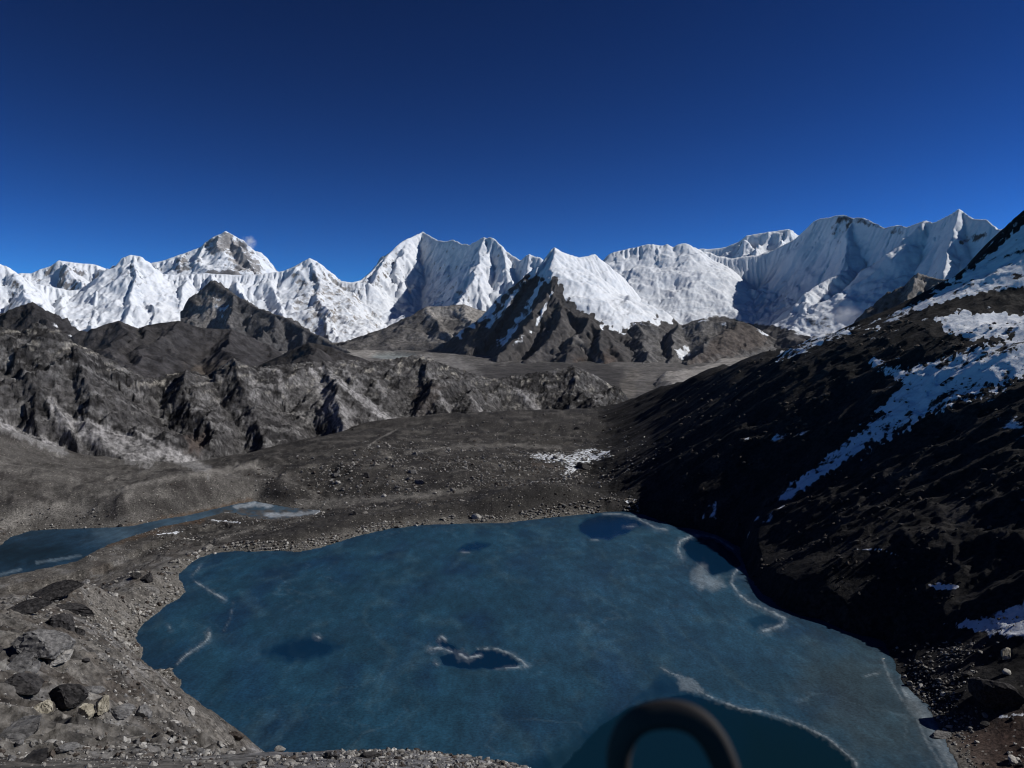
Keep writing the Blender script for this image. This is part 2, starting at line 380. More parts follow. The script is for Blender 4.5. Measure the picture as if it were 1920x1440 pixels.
def snow_D(X, Y, Z, S, px, py, d):
    line = np.interp(px, [1080, 1150, 1180, 1230, 1290, 1340, 1400, 1460, 1500, 1560, 1600, 1700], [595, 615, 600, 608, 612, 590, 602, 612, 622, 640, 640, 640])
    s = 1.1 - .12 * S + .14 * vals(X, Y, 400, 39) - sst(-5, 12, py - line + 10 * vals(X, Y, 300, 40)) * 1.3
    s = s - .75 * zone(px, py, [(1153, 530), (1178, 532), (1180, 550), (1162, 552)], 4, 5) - .7 * zone(px, py, [(1128, 573), (1148, 572), (1148, 582), (1130, 583)], 3, 3)
    s = s - .45 * zone(px, py, [(1575, 404), (1620, 408), (1660, 428), (1600, 420), (1560, 425)], 4, 5) - .5 * zone(px, py, [(1800, 452), (1850, 436), (1850, 444), (1805, 460)], 3, 4)
    s = s - .3 * zone(px, py, [(1540, 440), (1600, 425), (1600, 432), (1545, 448)], 3, 4) - .35 * zone(px, py, [(1510, 570), (1540, 560), (1570, 610), (1540, 625), (1510, 600)], 5, 6)
    s = s - .3 * zone(px, py, [(1660, 425), (1700, 425), (1690, 440), (1670, 438)], 4, 5)
    return s
mountain('snow_mountain', 'wide ice field and long shaded fluted wall filling the right skyline', 'mountain', (1100, 2010, 480, 7000, 11600, 270), Dr, M_snow,
         (120, 800), (34, 700), (62, 66, 1100), 0, fine=(13, 60), ncrest=3, colour=lambda X, Y, Z, S, px, py, d: rgb(X.shape, (.12, .115, .115)), snow=snow_D, terr=terr_D, seed=51)

# dark pyramid with a snow cap in front of them
Cc = [crest([(1040, 463), (1055, 472), (1070, 478), (1085, 482), (1100, 480), (1115, 476), (1125, 485), (1135, 492), (1150, 505), (1170, 520)], lambda x: 9000 + (x - 1040) * 7, .9, 1.25, 5000),
      spur((1040, 463, 9000), (1039, 485, 8750), (1034, 510, 8500), (1031, 530, 8300), (1042, 556, 8050), (1060, 572, 7800), (1082, 588, 7600), (1106, 600, 7450), (1130, 622, 7250), (1153, 652, 7000), (1178, 690, 6700), sl=.55, sr=1.05, H=6000),
      spur((1020, 545, 8150), (1003, 580, 7800), (980, 615, 7450), (955, 648, 7100), (925, 682, 6600), sl=1.0, sr=1.15, H=3000),
      spur((1060, 572, 7800), (1045, 610, 7300), (1015, 650, 6900), (985, 685, 6400), sl=.7, sr=.9),
      spur((1106, 600, 7450), (1078, 630, 7100), (1068, 665, 6700), (1050, 700, 6200), sl=.7, sr=.8),
      spur((1130, 622, 7250), (1120, 650, 6900), (1140, 690, 6400), sl=.7, sr=.8)]
def terr_C(X, Y, Z, d, d0):
    px, py = proj(X, Y, Z)
    m = zone(px, py, [(1050, 500), (1130, 500), (1250, 560), (1300, 640), (1150, 640), (1060, 560)], 14, 8)
    return Z + m * (ridged(X / 330 + .7 * fbm(X / 400, Y / 400, 2, 178), (d0 + .35 * X) / 75 + fbm(X / 200, Y / 200, 3, 179), 4, 180, .6) - .5) * 12
def snow_C(X, Y, Z, S, px, py, d):
    s = 1.1 - .12 * S + .2 * vals(X, Y, 300, 43)
    dark = zone(px, py, [(1028, 525), (1045, 518), (1058, 556), (1085, 580), (1110, 592), (1135, 612), (1160, 624), (1200, 606), (1400, 606), (1400, 760), (700, 760), (740, 660), (860, 630), (925, 585), (965, 530), (1000, 515)], 10, 12)
    s = s - 1.15 * dark
    for pts, a, b, k in [([(1014, 530), (990, 580), (940, 645)], 6, 10, .62), ([(1036, 545), (1010, 600), (960, 655)], 4, 9, .55), ([(975, 535), (945, 580), (915, 610)], 6, 8, .5), ([(1024, 570), (1000, 625)], 4, 6, .5), ([(1058, 590), (1066, 612)], 5, 6, .5), ([(1030, 615), (1020, 640)], 4, 5, .4)]:
        s = s + k * dark * streak(px, py, pts, a, b, 3)
    return s + .3 * dark * zone(px, py, [(900, 600), (960, 535), (1028, 515), (1034, 550), (960, 640), (910, 650)], 20, 14)
def col_C(X, Y, Z, S, px, py, d):
    c = rgb(X.shape, (.085, .08, .08))
    c = mixc(c, (.12, .085, .065), zone(px, py, [(1080, 670), (1150, 660), (1170, 720), (1060, 720)], 14, 10))
    c = mixc(c, (.24, .225, .205), streak(px, py, [(1082, 632), (1095, 652), (1125, 680)], 5, 7, 6) * .9)
    c = mixc(c, (.16, .15, .14), streak(px, py, [(1060, 610), (1080, 640)], 12, 14, 7) * .5)
    return c
mountain('snow_mountain', 'dark rock pyramid with a sharp snow top standing in front of the range', 'mountain', (720, 1380, 350, 6000, 10100, 240), Cc, M_snow,
         (110, 500), (30, 420), (48, 60, 1000), 0, fine=(13, 60), colour=col_C, terr=terr_C, snow=snow_C, seed=61)

# grey moraine hill below the middle peak
Bm = [crest([(700, 668), (718, 648), (742, 628), (766, 604), (786, 581), (800, 574), (830, 574), (870, 570), (895, 580), (920, 585), (950, 600)], 10300, .7, .6, 500),
      spur((800, 574, 10300), (805, 590, 10000), (830, 615, 9500), (850, 630, 9200), sl=.6, sr=.8, H=500), spur((870, 570, 10300), (880, 595, 9800), (885, 615, 9300), sl=.5, sr=.7, H=500)]
def col_Bm(X, Y, Z, S, px, py, d):
    c = rgb(X.shape, (.155, .146, .138)); return mixc(c, (.34, .325, .30), zone(px, py, [(760, 635), (830, 640), (900, 600), (960, 580), (880, 570), (790, 578), (800, 600), (870, 600), (850, 625)], 8, 6))
mountain('mountain', 'small grey-brown rubble hill at the foot of the middle peak', 'hill', (540, 1000, 200, 8900, 10700, 90), Bm, M_far, (90, 400), (26, 350), (22, 50, 500), 0, fine=(12, 70), colour=col_Bm, seed=63)

# blue-dark flank right of the left wall
E3 = [crest([(380, 540), (395, 525), (412, 536), (440, 552), (470, 570), (500, 583), (530, 592), (560, 608), (600, 630), (640, 653), (680, 668)], lambda x: 10800 - (x - 395) * 9, .7, 1.15, 1200),
      spur((440, 552, 10395), (430, 590, 9900), (445, 630, 9300), sl=.7, sr=1.2), spur((530, 592, 9585), (500, 615, 9300), (480, 650, 8800), sl=.7, sr=1.1), spur((600, 630, 8955), (570, 650, 8700), (560, 675, 8200), sl=.6, sr=1.0)]
mountain('mountain', 'dark blue-grey rock flank running down right below the left snow wall', 'mountain', (340, 740, 210, 8000, 11100, 130), E3, M_far, (150, 500), (70, 400), (25, 70, 700), 0, fine=(26, 90),
         colour=lambda X, Y, Z, S, px, py, d: mixc(rgb(X.shape, (.10, .1, .105)), (.24, .23, .22), zone(px, py, [(345, 620), (380, 545), (425, 560), (430, 610), (400, 640)], 10, 10)),
         snow=lambda X, Y, Z, S, px, py, d: .1 + .3 * zone(px, py, [(380, 560), (400, 545), (430, 570), (420, 600)], 8, 8), seed=65)

# rock shelves below the ice field and the brown hill
Rs = [crest([(1130, 640), (1160, 622), (1185, 603), (1215, 603), (1230, 610), (1242, 622), (1262, 628), (1285, 622), (1296, 602), (1320, 596), (1338, 604), (1365, 600), (1395, 603), (1420, 615), (1450, 632), (1490, 650), (1530, 660)], 7900, .6, .75, 520),
      spur((1190, 603, 7900), (1200, 625, 7500), (1215, 655, 7000), (1200, 690, 6300), sl=.6, sr=.9, H=500), spur((1270, 607, 7900), (1265, 630, 7500), (1250, 660, 7000), (1260, 690, 6300), sl=.6, sr=.9, H=500),
      spur((1385, 603, 7900), (1360, 620, 7500), (1325, 645, 7000), (1300, 680, 6400), sl=.55, sr=.6, H=500)]
def col_Rs(X, Y, Z, S, px, py, d):
    c = rgb(X.shape, (.15, .147, .145))
    c = mixc(c, (.125, .10, .085), zone(px, py, [(1330, 640), (1360, 610), (1400, 600), (1460, 635), (1420, 655), (1280, 690)], 10, 8))
    return mixc(c, (.2, .19, .175), zone(px, py, [(1300, 600), (1350, 600), (1340, 620), (1300, 640), (1270, 620)], 10, 10) * .7)
mountain('mountain', 'brown and grey rock shelves under the ice field', 'hill', (1110, 1580, 240, 5800, 8300, 150), Rs, M_far, (110, 380), (26, 320), (12, 50, 400), 0, fine=(15, 60), colour=col_Rs,
         snow=lambda X, Y, Z, S, px, py, d: .08 + .42 * sst(160, 20, d) * sst(-.1, .2, vals(X, Y, 160, 68)) + .55 * zone(px, py, [(1265, 655), (1295, 645), (1300, 665), (1270, 675)], 6, 6), seed=67)
# lit rock shoulder in front of the long wall on the right
Rr = [crest([(1620, 640), (1650, 600), (1675, 570), (1690, 545), (1705, 525), (1722, 512), (1740, 517), (1770, 521), (1800, 530), (1850, 540), (1920, 520)], lambda x: 6200 - (x - 1620) * 3, .8, .9, 700),
      spur((1722, 512, 5894), (1715, 545, 5600), (1690, 580, 5300), sl=.7, sr=1.2), spur((1770, 521, 5750), (1765, 550, 5500), (1740, 580, 5200), sl=.7, sr=1.2)]
mountain('mountain', 'grey rock shoulder just above the snowy right hillside', 'hill', (1600, 1930, 170, 5000, 6400, 90), Rr, M_far, (90, 300), (50, 260), (15, 50, 400), 0, fine=(26, 80),
         colour=lambda X, Y, Z, S, px, py, d: mixc(rgb(X.shape, (.12, .115, .115)), (.26, .245, .225), zone(px, py, [(1680, 590), (1700, 530), (1725, 508), (1820, 528), (1760, 560), (1700, 600)], 8, 8)), seed=69)

# dark middle-distance hills on the left
E0 = [crest([(-250, 560), (-120, 575), (-40, 580), (0, 588), (20, 583), (40, 573), (60, 567), (78, 575), (92, 588), (120, 605), (140, 624), (170, 650)], 5200, .7, .75, 600),
      spur((60, 567, 5200), (70, 595, 4900), (95, 625, 4500), sl=.6, sr=.9)]
mountain('hill', 'dark rock hill streaked with snow at the left edge', 'hill', (-260, 240, 240, 4200, 5500, 100), E0, M_far, (90, 350), (45, 260), (12, 40, 300), 0, fine=(14, 50),
         colour=lambda X, Y, Z, S, px, py, d: rgb(X.shape, (.05, .048, .052)), snow=lambda X, Y, Z, S, px, py, d: .22 + .28 * vals(X + Y * .4, Y * .3 + Z * 3, 130, 45), seed=71)
E1 = [crest([(100, 650), (140, 634), (152, 620), (165, 622), (195, 608), (222, 601), (240, 608), (252, 619), (275, 610), (300, 605), (335, 601), (360, 610), (375, 614), (405, 616), (435, 617), (455, 628), (480, 645), (510, 662), (560, 690)], 3700, .55, .6, 350),
      spur((335, 601, 3700), (310, 630, 3500), (270, 655, 3200), (230, 690, 2900), sl=.5, sr=.6, H=350), spur((435, 617, 3700), (430, 645, 3450), (415, 680, 3100), sl=.5, sr=.6, H=350),
      spur((222, 601, 3700), (225, 630, 3450), (190, 670, 3000), sl=.5, sr=.6, H=350), spur((275, 610, 3700), (245, 635, 3450), (215, 665, 3150), sl=.5, sr=.7, H=350)]
def col_E1(X, Y, Z, S, px, py, d):
    c = rgb(X.shape, (.066, .062, .065)); c = mixc(c, (.11, .105, .105), streak(px, py, [(290, 612), (315, 640), (330, 660)], 4, 9, 8) * .6)
    c = mixc(c, (.14, .13, .125), streak(px, py, [(260, 630), (215, 670)], 4, 7, 8) * .6)
    return mixc(c, (.15, .115, .08), zone(px, py, [(350, 690), (430, 680), (420, 720), (370, 720)], 10, 10) * .6)
mountain('hill', 'smooth dark brown hill behind the craggy ridge', 'hill', (90, 620, 280, 2700, 3900, 120), E1, M_far, (110, 420), (15, 240), (6, 40, 300), 0, fine=(7, 45), colour=col_E1, seed=73)
E2 = [crest([(440, 710), (490, 682), (530, 664), (560, 650), (578, 642), (600, 644), (620, 650), (645, 660), (670, 668), (700, 680), (740, 700)], 2600, .45, .5, 260),
      spur((578, 642, 2600), (585, 665, 2400), (600, 690, 2150), sl=.5, sr=.6, H=260)]
mountain('hill', 'low dark cone-shaped hill left of the valley lake', 'hill', (430, 760, 170, 2000, 2750, 80), E2, M_far, (60, 260), (12, 150), (4, 30, 200), 0, fine=(5, 35), colour=lambda X, Y, Z, S, px, py, d: rgb(X.shape, (.055, .050, .050)), seed=75)

# valley floor out to the far range
def valley():
    X, Y = polar(-900, 2700, 520, 1150, 15500, 150, 1.25)
    r = np.hypot(X, Y)
    Z = np.interp(r, [1150, 2000, 3000, 4000, 5000, 6000, 7000, 8000, 9000, 10000, 11000, 12000, 15500], [-260, -235, -225, -215, -208, -190, -165, -140, -105, -62, 0, 60, 250])
    px0, py0 = proj(X, Y, Z)
    Z = Z + 14 * ridged(X / 420, Y / 420, 5, 91) + 7 * fbm(X / 90, Y / 90, 4, 92) - 8
    lake = zone(px0, py0, [(692, 668), (705, 660), (740, 658), (775, 661), (785, 668), (760, 674), (720, 674)], 2, 1.0)
    Z = Z * (1 - lake) + (np.interp(r, [7000, 9000], [-152, -152]) - 4) * lake
    # the pale glacier tongue standing above the floor on the right
    px, py = proj(X, Y, Z)
    gl = zone(px, py, [(1235, 722), (1245, 705), (1320, 690), (1400, 662), (1470, 640), (1520, 640), (1440, 690), (1330, 725), (1260, 735)], 5, 4)
    Z = Z + gl * 30
    c = rgb(X.shape, (.165, .157, .15))
    c = mixc(c, (.075, .071, .069), zone(px0, py0, [(870, 690), (1000, 676), (1135, 676), (1185, 712), (1230, 790), (900, 790), (905, 715)], 8, 6))
    c = mixc(c, (.30, .33, .33), lake)
    c = mixc(c, (.33, .315, .295), zone(px0, py0, [(640, 660), (690, 632), (735, 622), (760, 630), (720, 645), (705, 660), (690, 672), (650, 672)], 6, 6))
    c = mixc(c, (.38, .36, .33), zone(px0, py0, [(752, 640), (800, 632), (860, 612), (890, 610), (850, 632), (775, 648)], 4, 4) * .9)
    c = mixc(c, (.30, .29, .28), zone(px0, py0, [(780, 664), (860, 672), (890, 690), (900, 700), (860, 692), (800, 676)], 6, 6) * .8)
    c = mixc(c, (.38, .36, .335), gl)
    c = mixc(c, (.2, .185, .165), zone(px0, py0, [(1160, 735), (1180, 690), (1200, 690), (1195, 730), (1180, 760)], 6, 5) * .8)
    o = grid_mesh('valley', X, Y, Z, {'alb': c, 'snow': np.zeros(X.shape)}, M_far)
    tag(o, 'brown valley floor with pale moraine and glacier rubble between the ranges', 'valley', kind='structure')
valley()

# craggy ridge behind the lakes
Fp = [(-420, 540), (-250, 570), (-120, 590), (-50, 605), (0, 612), (15, 615), (40, 622), (50, 618), (62, 608), (72, 606), (85, 619), (100, 631), (130, 640), (155, 650), (180, 664), (187, 675), (200, 676), (213, 678), (222, 690), (240, 690), (255, 704),
      (270, 711), (300, 708), (320, 702), (345, 697), (365, 695), (385, 709), (410, 711), (425, 700), (432, 684), (437, 675), (445, 678), (470, 690), (490, 688), (520, 685), (560, 680), (600, 678), (640, 675), (690, 678), (720, 676), (740, 672),
      (770, 668), (785, 666), (800, 670), (830, 683), (860, 692), (890, 702), (920, 710), (945, 708), (990, 700), (1020, 697), (1060, 690), (1075, 687), (1100, 697), (1120, 708), (1140, 720), (1160, 735), (1180, 750), (1220, 770)]
FD = lambda x: float(np.interp(x, [-400, 0, 200, 430, 800, 1160, 1240], [780, 790, 800, 850, 980, 1090, 1110]))
Fr = [crest(Fp, FD, 1.1, .8, 200)]
rr = np.random.default_rng(4)
for x, y, dx, ln, k in [(10, 614, 110, 190, .9), (66, 607, 150, 210, .7), (130, 640, 120, 170, 1.1), (352, 697, 60, 170, 1.2), (437, 676, 70, 190, .8), (605, 678, 110, 200, .9), (785, 667, 80, 200, .8), (1075, 688, 90, 190, .8), (-80, 600, 120, 200, .9), (-200, 578, 120, 200, .9)]:
    D0 = FD(x); pts = []
    z0 = at(x, y, D0)[2]
    for i in range(6):
        f = i / 5; D = D0 - ln * f
        z = z0 + (-112 - z0) * (f ** k) * (ln / 200) ** .5
        xx = x + dx * f * rr.uniform(.6, 1.2) + rr.uniform(-9, 9) * (i > 0)
        pts.append((xx, 720 + F_PX * math.tan(math.atan2(-z, D) - PITCH), D))
    Fr.append(dict(p=pts, sl=rr.uniform(.55, .7), sr=rr.uniform(.6, .8), H=320))
def col_F(X, Y, Z, S, px, py, d):
    c = rgb(X.shape, (.088, .085, .084))
    v1 = vals(X + .5 * d, Y, 42, 51); v2 = vals(X, Y + Z, 11, 52); v3 = vals(X + .4 * d, Z * 2 + Y, 24, 53)
    v4 = vals(X + .3 * d, Y + Z, 5, 54)
    c = mixc(c, (.030, .029, .030), sst(.0, .14, v1 + .4 * v2 + .3 * v4) * .9)
    c = mixc(c, (.20, .197, .192), sst(.10, .24, v3 + .4 * v2 + .3 * v4) * .8)
    pale = (.40, .39, .38)
    for pts, a, b, k in [([(583, 692), (610, 740), (640, 800)], 6, 16, .75), ([(600, 690), (640, 720), (690, 760), (735, 790)], 5, 8, .95), ([(640, 690), (680, 730)], 5, 10, .6), ([(520, 690), (535, 740)], 5, 10, .5),
                         ([(965, 728), (985, 745), (1008, 770)], 3, 6, .9), ([(880, 740), (900, 770)], 4, 6, .5), ([(820, 730), (845, 775)], 3, 6, .5), ([(470, 700), (480, 740)], 6, 14, .4), ([(700, 690), (720, 740)], 4, 8, .3)]:
        c = mixc(c, pale, streak(px, py, pts, a, b, 8) * k)
    c = mixc(c, (.30, .295, .285), zone(px, py, [(565, 700), (625, 700), (660, 790), (570, 800)], 18, 14) * .55)
    for pts, a, b in [([(92, 748), (120, 785), (180, 815), (260, 845)], 7, 26), ([(150, 785), (220, 812), (300, 850), (390, 882)], 5, 9), ([(255, 808), (310, 840), (390, 882)], 4, 9), ([(0, 797), (60, 820), (115, 845)], 10, 12)]:
        c = mixc(c, (.33, .325, .325), streak(px, py, pts, a, b, 8) * .95)
    c = mixc(c, (.15, .145, .145), zone(px, py, [(90, 800), (250, 850), (390, 885), (300, 885), (150, 850)], 8, 6) * .6)
    c = mixc(c, (.44, .41, .33), sst(.2, .32, vals(X * 1.0, Z * 1.5, 9, 55)) * sst(70, 3, d) * .75)
    c = mixc(c, (.34, .335, .33), fans(px, py) * .9)
    c = mixc(c, (.13, .095, .075), zone(px, py, [(350, 820), (385, 815), (380, 850), (355, 850)], 8, 8) * .8 + zone(px, py, [(780, 720), (830, 725), (800, 780), (775, 785)], 10, 10) * .4)
    return c
FANS = [([(92, 748), (120, 790), (180, 822), (270, 852)], 8, 32), ([(150, 785), (220, 812), (300, 850), (390, 882)], 6, 12), ([(255, 808), (310, 840), (390, 882)], 5, 13), ([(-40, 780), (0, 797), (60, 820), (115, 845)], 12, 15),
        ([(590, 700), (612, 740), (640, 800)], 9, 22), ([(606, 692), (645, 722), (692, 760), (738, 790)], 6, 10), ([(965, 728), (985, 745), (1008, 770)], 4, 8)]
def fans(px, py, rag=.9):
    m = 0
    for pts, a, b in FANS: m = np.maximum(m, streak(px, py, pts, a * (1.5 - .5 * (rag > .5)), b * (1.5 - .5 * (rag > .5)), 8, rag))
    return m
def terr_F(X, Y, Z, d, d0):
    px, py = proj(X, Y, Z)
    w = sst(0, 22, d0) * (1 - .9 * fans(px, py, .15))
    q = X + .62 * d0 + 16 * fbm(X / 70, Y / 70, 3, 56)         # gullies slanting down to the right
    Z = Z + (.12 + .88 * w) * 18 * (ridged(q / 95, d0 / 260 + 3, 3, 57, .5) - .5)
    Z = Z + (.3 + .7 * w) * 8 * (ridged(q / 30, d0 / 80, 3, 59, .55) - .5) * (.4 + .6 * sst(-.1, .3, fbm(X / 80, Y / 80, 2, 60)))
    return Z + (.55 + .45 * w) * 3.4 * (ridged(X / 9, (Y + Z) / 9, 3, 58, .6) - .5) + 1.7 * (ridged((X + .4 * d0) / 3.6, (Y + Z) / 6, 2, 61, .6) - .5) * (1 - .9 * fans(px, py, .15))
mountain('rocky_ridge', 'craggy dark grey ridge with pale scree gullies across the middle distance', 'ridge', (-420, 1260, 800, 570, 1110, 290), Fr, M_ridge, (26, 120), (5, 120), (0, 16, 120), 0, colour=col_F, terr=terr_F, seed=81)

# ------------------------------------------------------------------ the near ground: lakes, moraine, slopes
LV, LV2 = -90.0, -96.0
SHORE = [(332, 1080), (355, 1060), (375, 1046), (400, 1038), (440, 1033), (475, 1035), (520, 1033), (560, 1035), (600, 1027), (640, 1015), (680, 1003), (730, 992), (790, 985), (850, 983), (900, 981), (950, 981), (985, 976), (1040, 970),
         (1090, 965), (1140, 960), (1180, 959), (1210, 966), (1240, 978), (1270, 988), (1310, 994), (1345, 1004), (1385, 1026), (1395, 1060), (1405, 1085), (1425, 1108), (1466, 1141), (1500, 1154), (1535, 1162), (1585, 1184), (1640, 1197), (1655, 1203), (1662, 1220),
         (1675, 1240), (1690, 1275), (1711, 1300), (1727, 1316), (1748, 1340), (1762, 1368), (1775, 1395), (1800, 1440), (1815, 1475), (1740, 1530), (1400, 1570), (1000, 1560), (700, 1500), (580, 1450), (504, 1424), (482, 1408), (452, 1394), (440, 1380),
         (406, 1370), (379, 1351), (352, 1329), (338, 1300), (336, 1275), (320, 1254), (293, 1256), (274, 1264), (256, 1267), (263, 1243), (267, 1215), (256, 1203), (258, 1188), (272, 1169), (298, 1146), (333, 1124), (349, 1108), (345, 1095)]
SHORE2 = [(-300, 1090), (-120, 1040), (-40, 1030), (0, 1023), (20, 1007), (60, 995), (100, 993), (150, 991), (213, 989), (250, 986), (300, 975), (360, 965), (400, 955), (450, 944), (477, 940), (500, 944), (540, 952), (600, 957), (585, 966), (520, 974), (480, 972), (440, 962), (417, 961),
          (367, 975), (300, 988), (267, 999), (213, 1017), (187, 1028), (167, 1040), (140, 1053), (67, 1069), (0, 1082), (-120, 1110)]
shore = [on_level(x, y, LV) for x, y in SHORE]
shore2 = [on_level(x, y, LV2) for x, y in SHORE2]
CT = []
def cp(*rows):
    for r in rows: CT.append(at(*r))
def cz(*rows):
    for px, D, z in rows:
        a = math.atan((px - 960) / F_PX); CT.append((D * math.sin(a), D * math.cos(a), z))
for P, lev in ((shore, LV), (shore2, LV2)):
    for i, (x, y) in enumerate(P):
        if i % 2 == 0: CT.append((x, y, lev))
CT += [(0, 0, -1.75), (0, -60, 3), (-60, -40, 2), (60, -40, -6), (-40, 5, -3), (50, 10, -14), (0, 10, -6.4), (-6, 10, -6.4), (8, 10, -6.6), (0, 20, -11.9), (-10, 20, -11.7), (12, 20, -12.6), (-200, 60, -15), (-300, 150, -45), (-400, 300, -70), (-500, 600, -50), (-120, 20, -8), (-100, 70, -27)]
cp((810, 1390, 34), (760, 1406, 34), (710, 1412, 35), (600, 1422, 40), (880, 1410, 33), (940, 1420, 33), (1000, 1442, 33), (1100, 1480, 33), (1300, 1550, 33), (1600, 1580, 40), (1920, 1580, 45), (530, 1426, 48), (450, 1440, 50), (480, 1412, 62),
   (400, 1440, 48), (200, 1440, 46), (0, 1440, 45), (400, 1392, 80), (350, 1345, 125), (300, 1400, 70), (200, 1400, 65), (200, 1300, 115), (200, 1200, 165), (100, 1300, 90), (100, 1200, 130), (100, 1120, 190), (0, 1300, 76), (0, 1200, 118), (0, 1112, 190),
   (200, 1100, 232), (300, 1100, 270), (200, 1062, 280), (300, 1042, 318), (100, 1080, 265), (380, 1016, 350), (450, 1002, 362), (550, 1002, 364), (550, 984, 384), (650, 962, 412), (800, 960, 404), (800, 940, 440), (900, 930, 444), (950, 922, 425), (1050, 911, 425), (1150, 912, 418),
   (1050, 890, 520), (900, 890, 510), (700, 900, 500), (1150, 880, 520), (1000, 850, 595), (700, 850, 590), (500, 900, 500), (500, 860, 580), (600, 820, 690), (800, 800, 740), (1000, 800, 730), (1000, 770, 830), (800, 780, 800), (700, 792, 790), (1150, 762, 850), (1150, 800, 720), (1100, 850, 590),
   (250, 906, 465), (150, 926, 445), (80, 976, 415), (400, 887, 490), (470, 885, 500), (470, 925, 490), (350, 945, 470), (250, 890, 540), (380, 878, 565), (450, 872, 580), (100, 905, 520), (0, 960, 450), (60, 940, 470), (0, 900, 520), (0, 850, 580), (100, 860, 600), (0, 805, 630), (200, 880, 570),
   (150, 850, 640), (560, 826, 690), (470, 862, 600))
cz((0, 222, -68), (0, 262, -80), (0, 300, -91), (100, 222, -67), (100, 260, -78.5), (100, 300, -90), (200, 250, -76), (200, 290, -84), (200, 325, -88.5), (300, 300, -84), (-120, 222, -62), (-120, 280, -80), (-120, 190, -55), (-120, 120, -42), (-120, 75, -28))
cz((330, 440, -97.5), (360, 436, -97), (400, 440, -96.5), (330, 424, -96), (440, 446, -96), (400, 424, -95), (290, 430, -97), (440, 425, -94), (420, 400, -94), (470, 405, -93), (350, 385, -93.5), (300, 362, -92.5), (330, 402, -96), (390, 372, -90.5), (520, 402, -93))
cz((600, 980, -115), (800, 1000, -115), (1000, 1020, -110), (1160, 1060, -105), (300, 760, -112), (100, 740, -100), (400, 760, -115), (800, 62, -38), (800, 100, -66), (1000, 62, -37), (1000, 100, -66), (1300, 70, -42), (1300, 100, -66), (600, 80, -50), (600, 120, -75), (1600, 90, -52), (1000, 140, -86), (1300, 140, -87))
HILL = [(100, 850, -68), (161, 835, -44), (200, 835, -50), (100, 736, -73), (145, 736, -47), (192, 736, -20), (230, 736, -40), (80, 627, -81), (102, 627, -70), (150, 627, -37), (204, 627, -2), (250, 640, -22), (62, 520, -86), (100, 520, -62), (150, 520, -26), (200, 520, 6), (240, 530, -5),
        (57, 455, -85), (77, 455, -72), (120, 455, -41), (165, 455, -8), (205, 455, 11), (240, 468, 31), (270, 468, 45), (300, 473, 78), (340, 480, 98), (330, 540, 60), (66, 400, -89), (92, 400, -70), (130, 400, -45), (170, 400, -18), (200, 400, 4), (240, 400, 14), (300, 400, 27),
        (82, 345, -88), (97, 275, -80), (101, 258, -81), (112, 268, -71), (106, 345, -73), (140, 345, -51), (175, 345, -23), (195, 345, -5), (230, 345, 8), (300, 345, 15), (89, 300, -88), (112, 300, -73), (145, 300, -52), (180, 300, -26), (215, 300, -6), (260, 300, 6), (100, 240, -89), (121, 240, -76), (150, 240, -55), (180, 240, -34), (220, 240, -12), (280, 240, -2),
        (104, 205, -89), (118, 203, -80), (140, 200, -66), (180, 200, -47), (230, 200, -27), (98, 165, -89.5), (112, 160, -85), (140, 160, -75), (180, 160, -64), (240, 160, -45), (92, 130, -88), (120, 130, -79), (180, 130, -62), (80, 90, -64), (150, 90, -54), (60, 50, -30), (120, 50, -28)]
CT += HILL
CT = np.array(CT)
def _k(r2): return r2 * np.log(r2 + 1e-6)
def tps_fit(P, lam=3):
    xy = P[:, :2] / 100; n = len(P)
    r2 = ((xy[:, None] - xy[None]) ** 2).sum(-1)
    A = np.zeros((n + 3, n + 3)); A[:n, :n] = _k(r2) + np.eye(n) * lam * .01
    A[:n, n] = 1; A[:n, n + 1:] = xy; A[n, :n] = 1; A[n + 1:, :n] = xy.T
    return xy, np.linalg.solve(A, np.r_[P[:, 2], 0, 0, 0])
TX, TW = tps_fit(CT)
def tps(X, Y):
    x = X / 100; y = Y / 100; s = TW[-3] + TW[-2] * x + TW[-1] * y
    for (a, b), w in zip(TX, TW[:-3]):
        r2 = (x - a) ** 2 + (y - b) ** 2
        s = s + w * r2 * np.log(r2 + 1e-6)
    return s
FOOT = [(60, 1000), (85, 850), (80, 736), (62, 627), (42, 520), (42, 455), (50, 405), (60, 350), (65, 300), (80, 240), (92, 205), (104, 185), (135, 188), (190, 190), (420, 200), (420, 1000)]
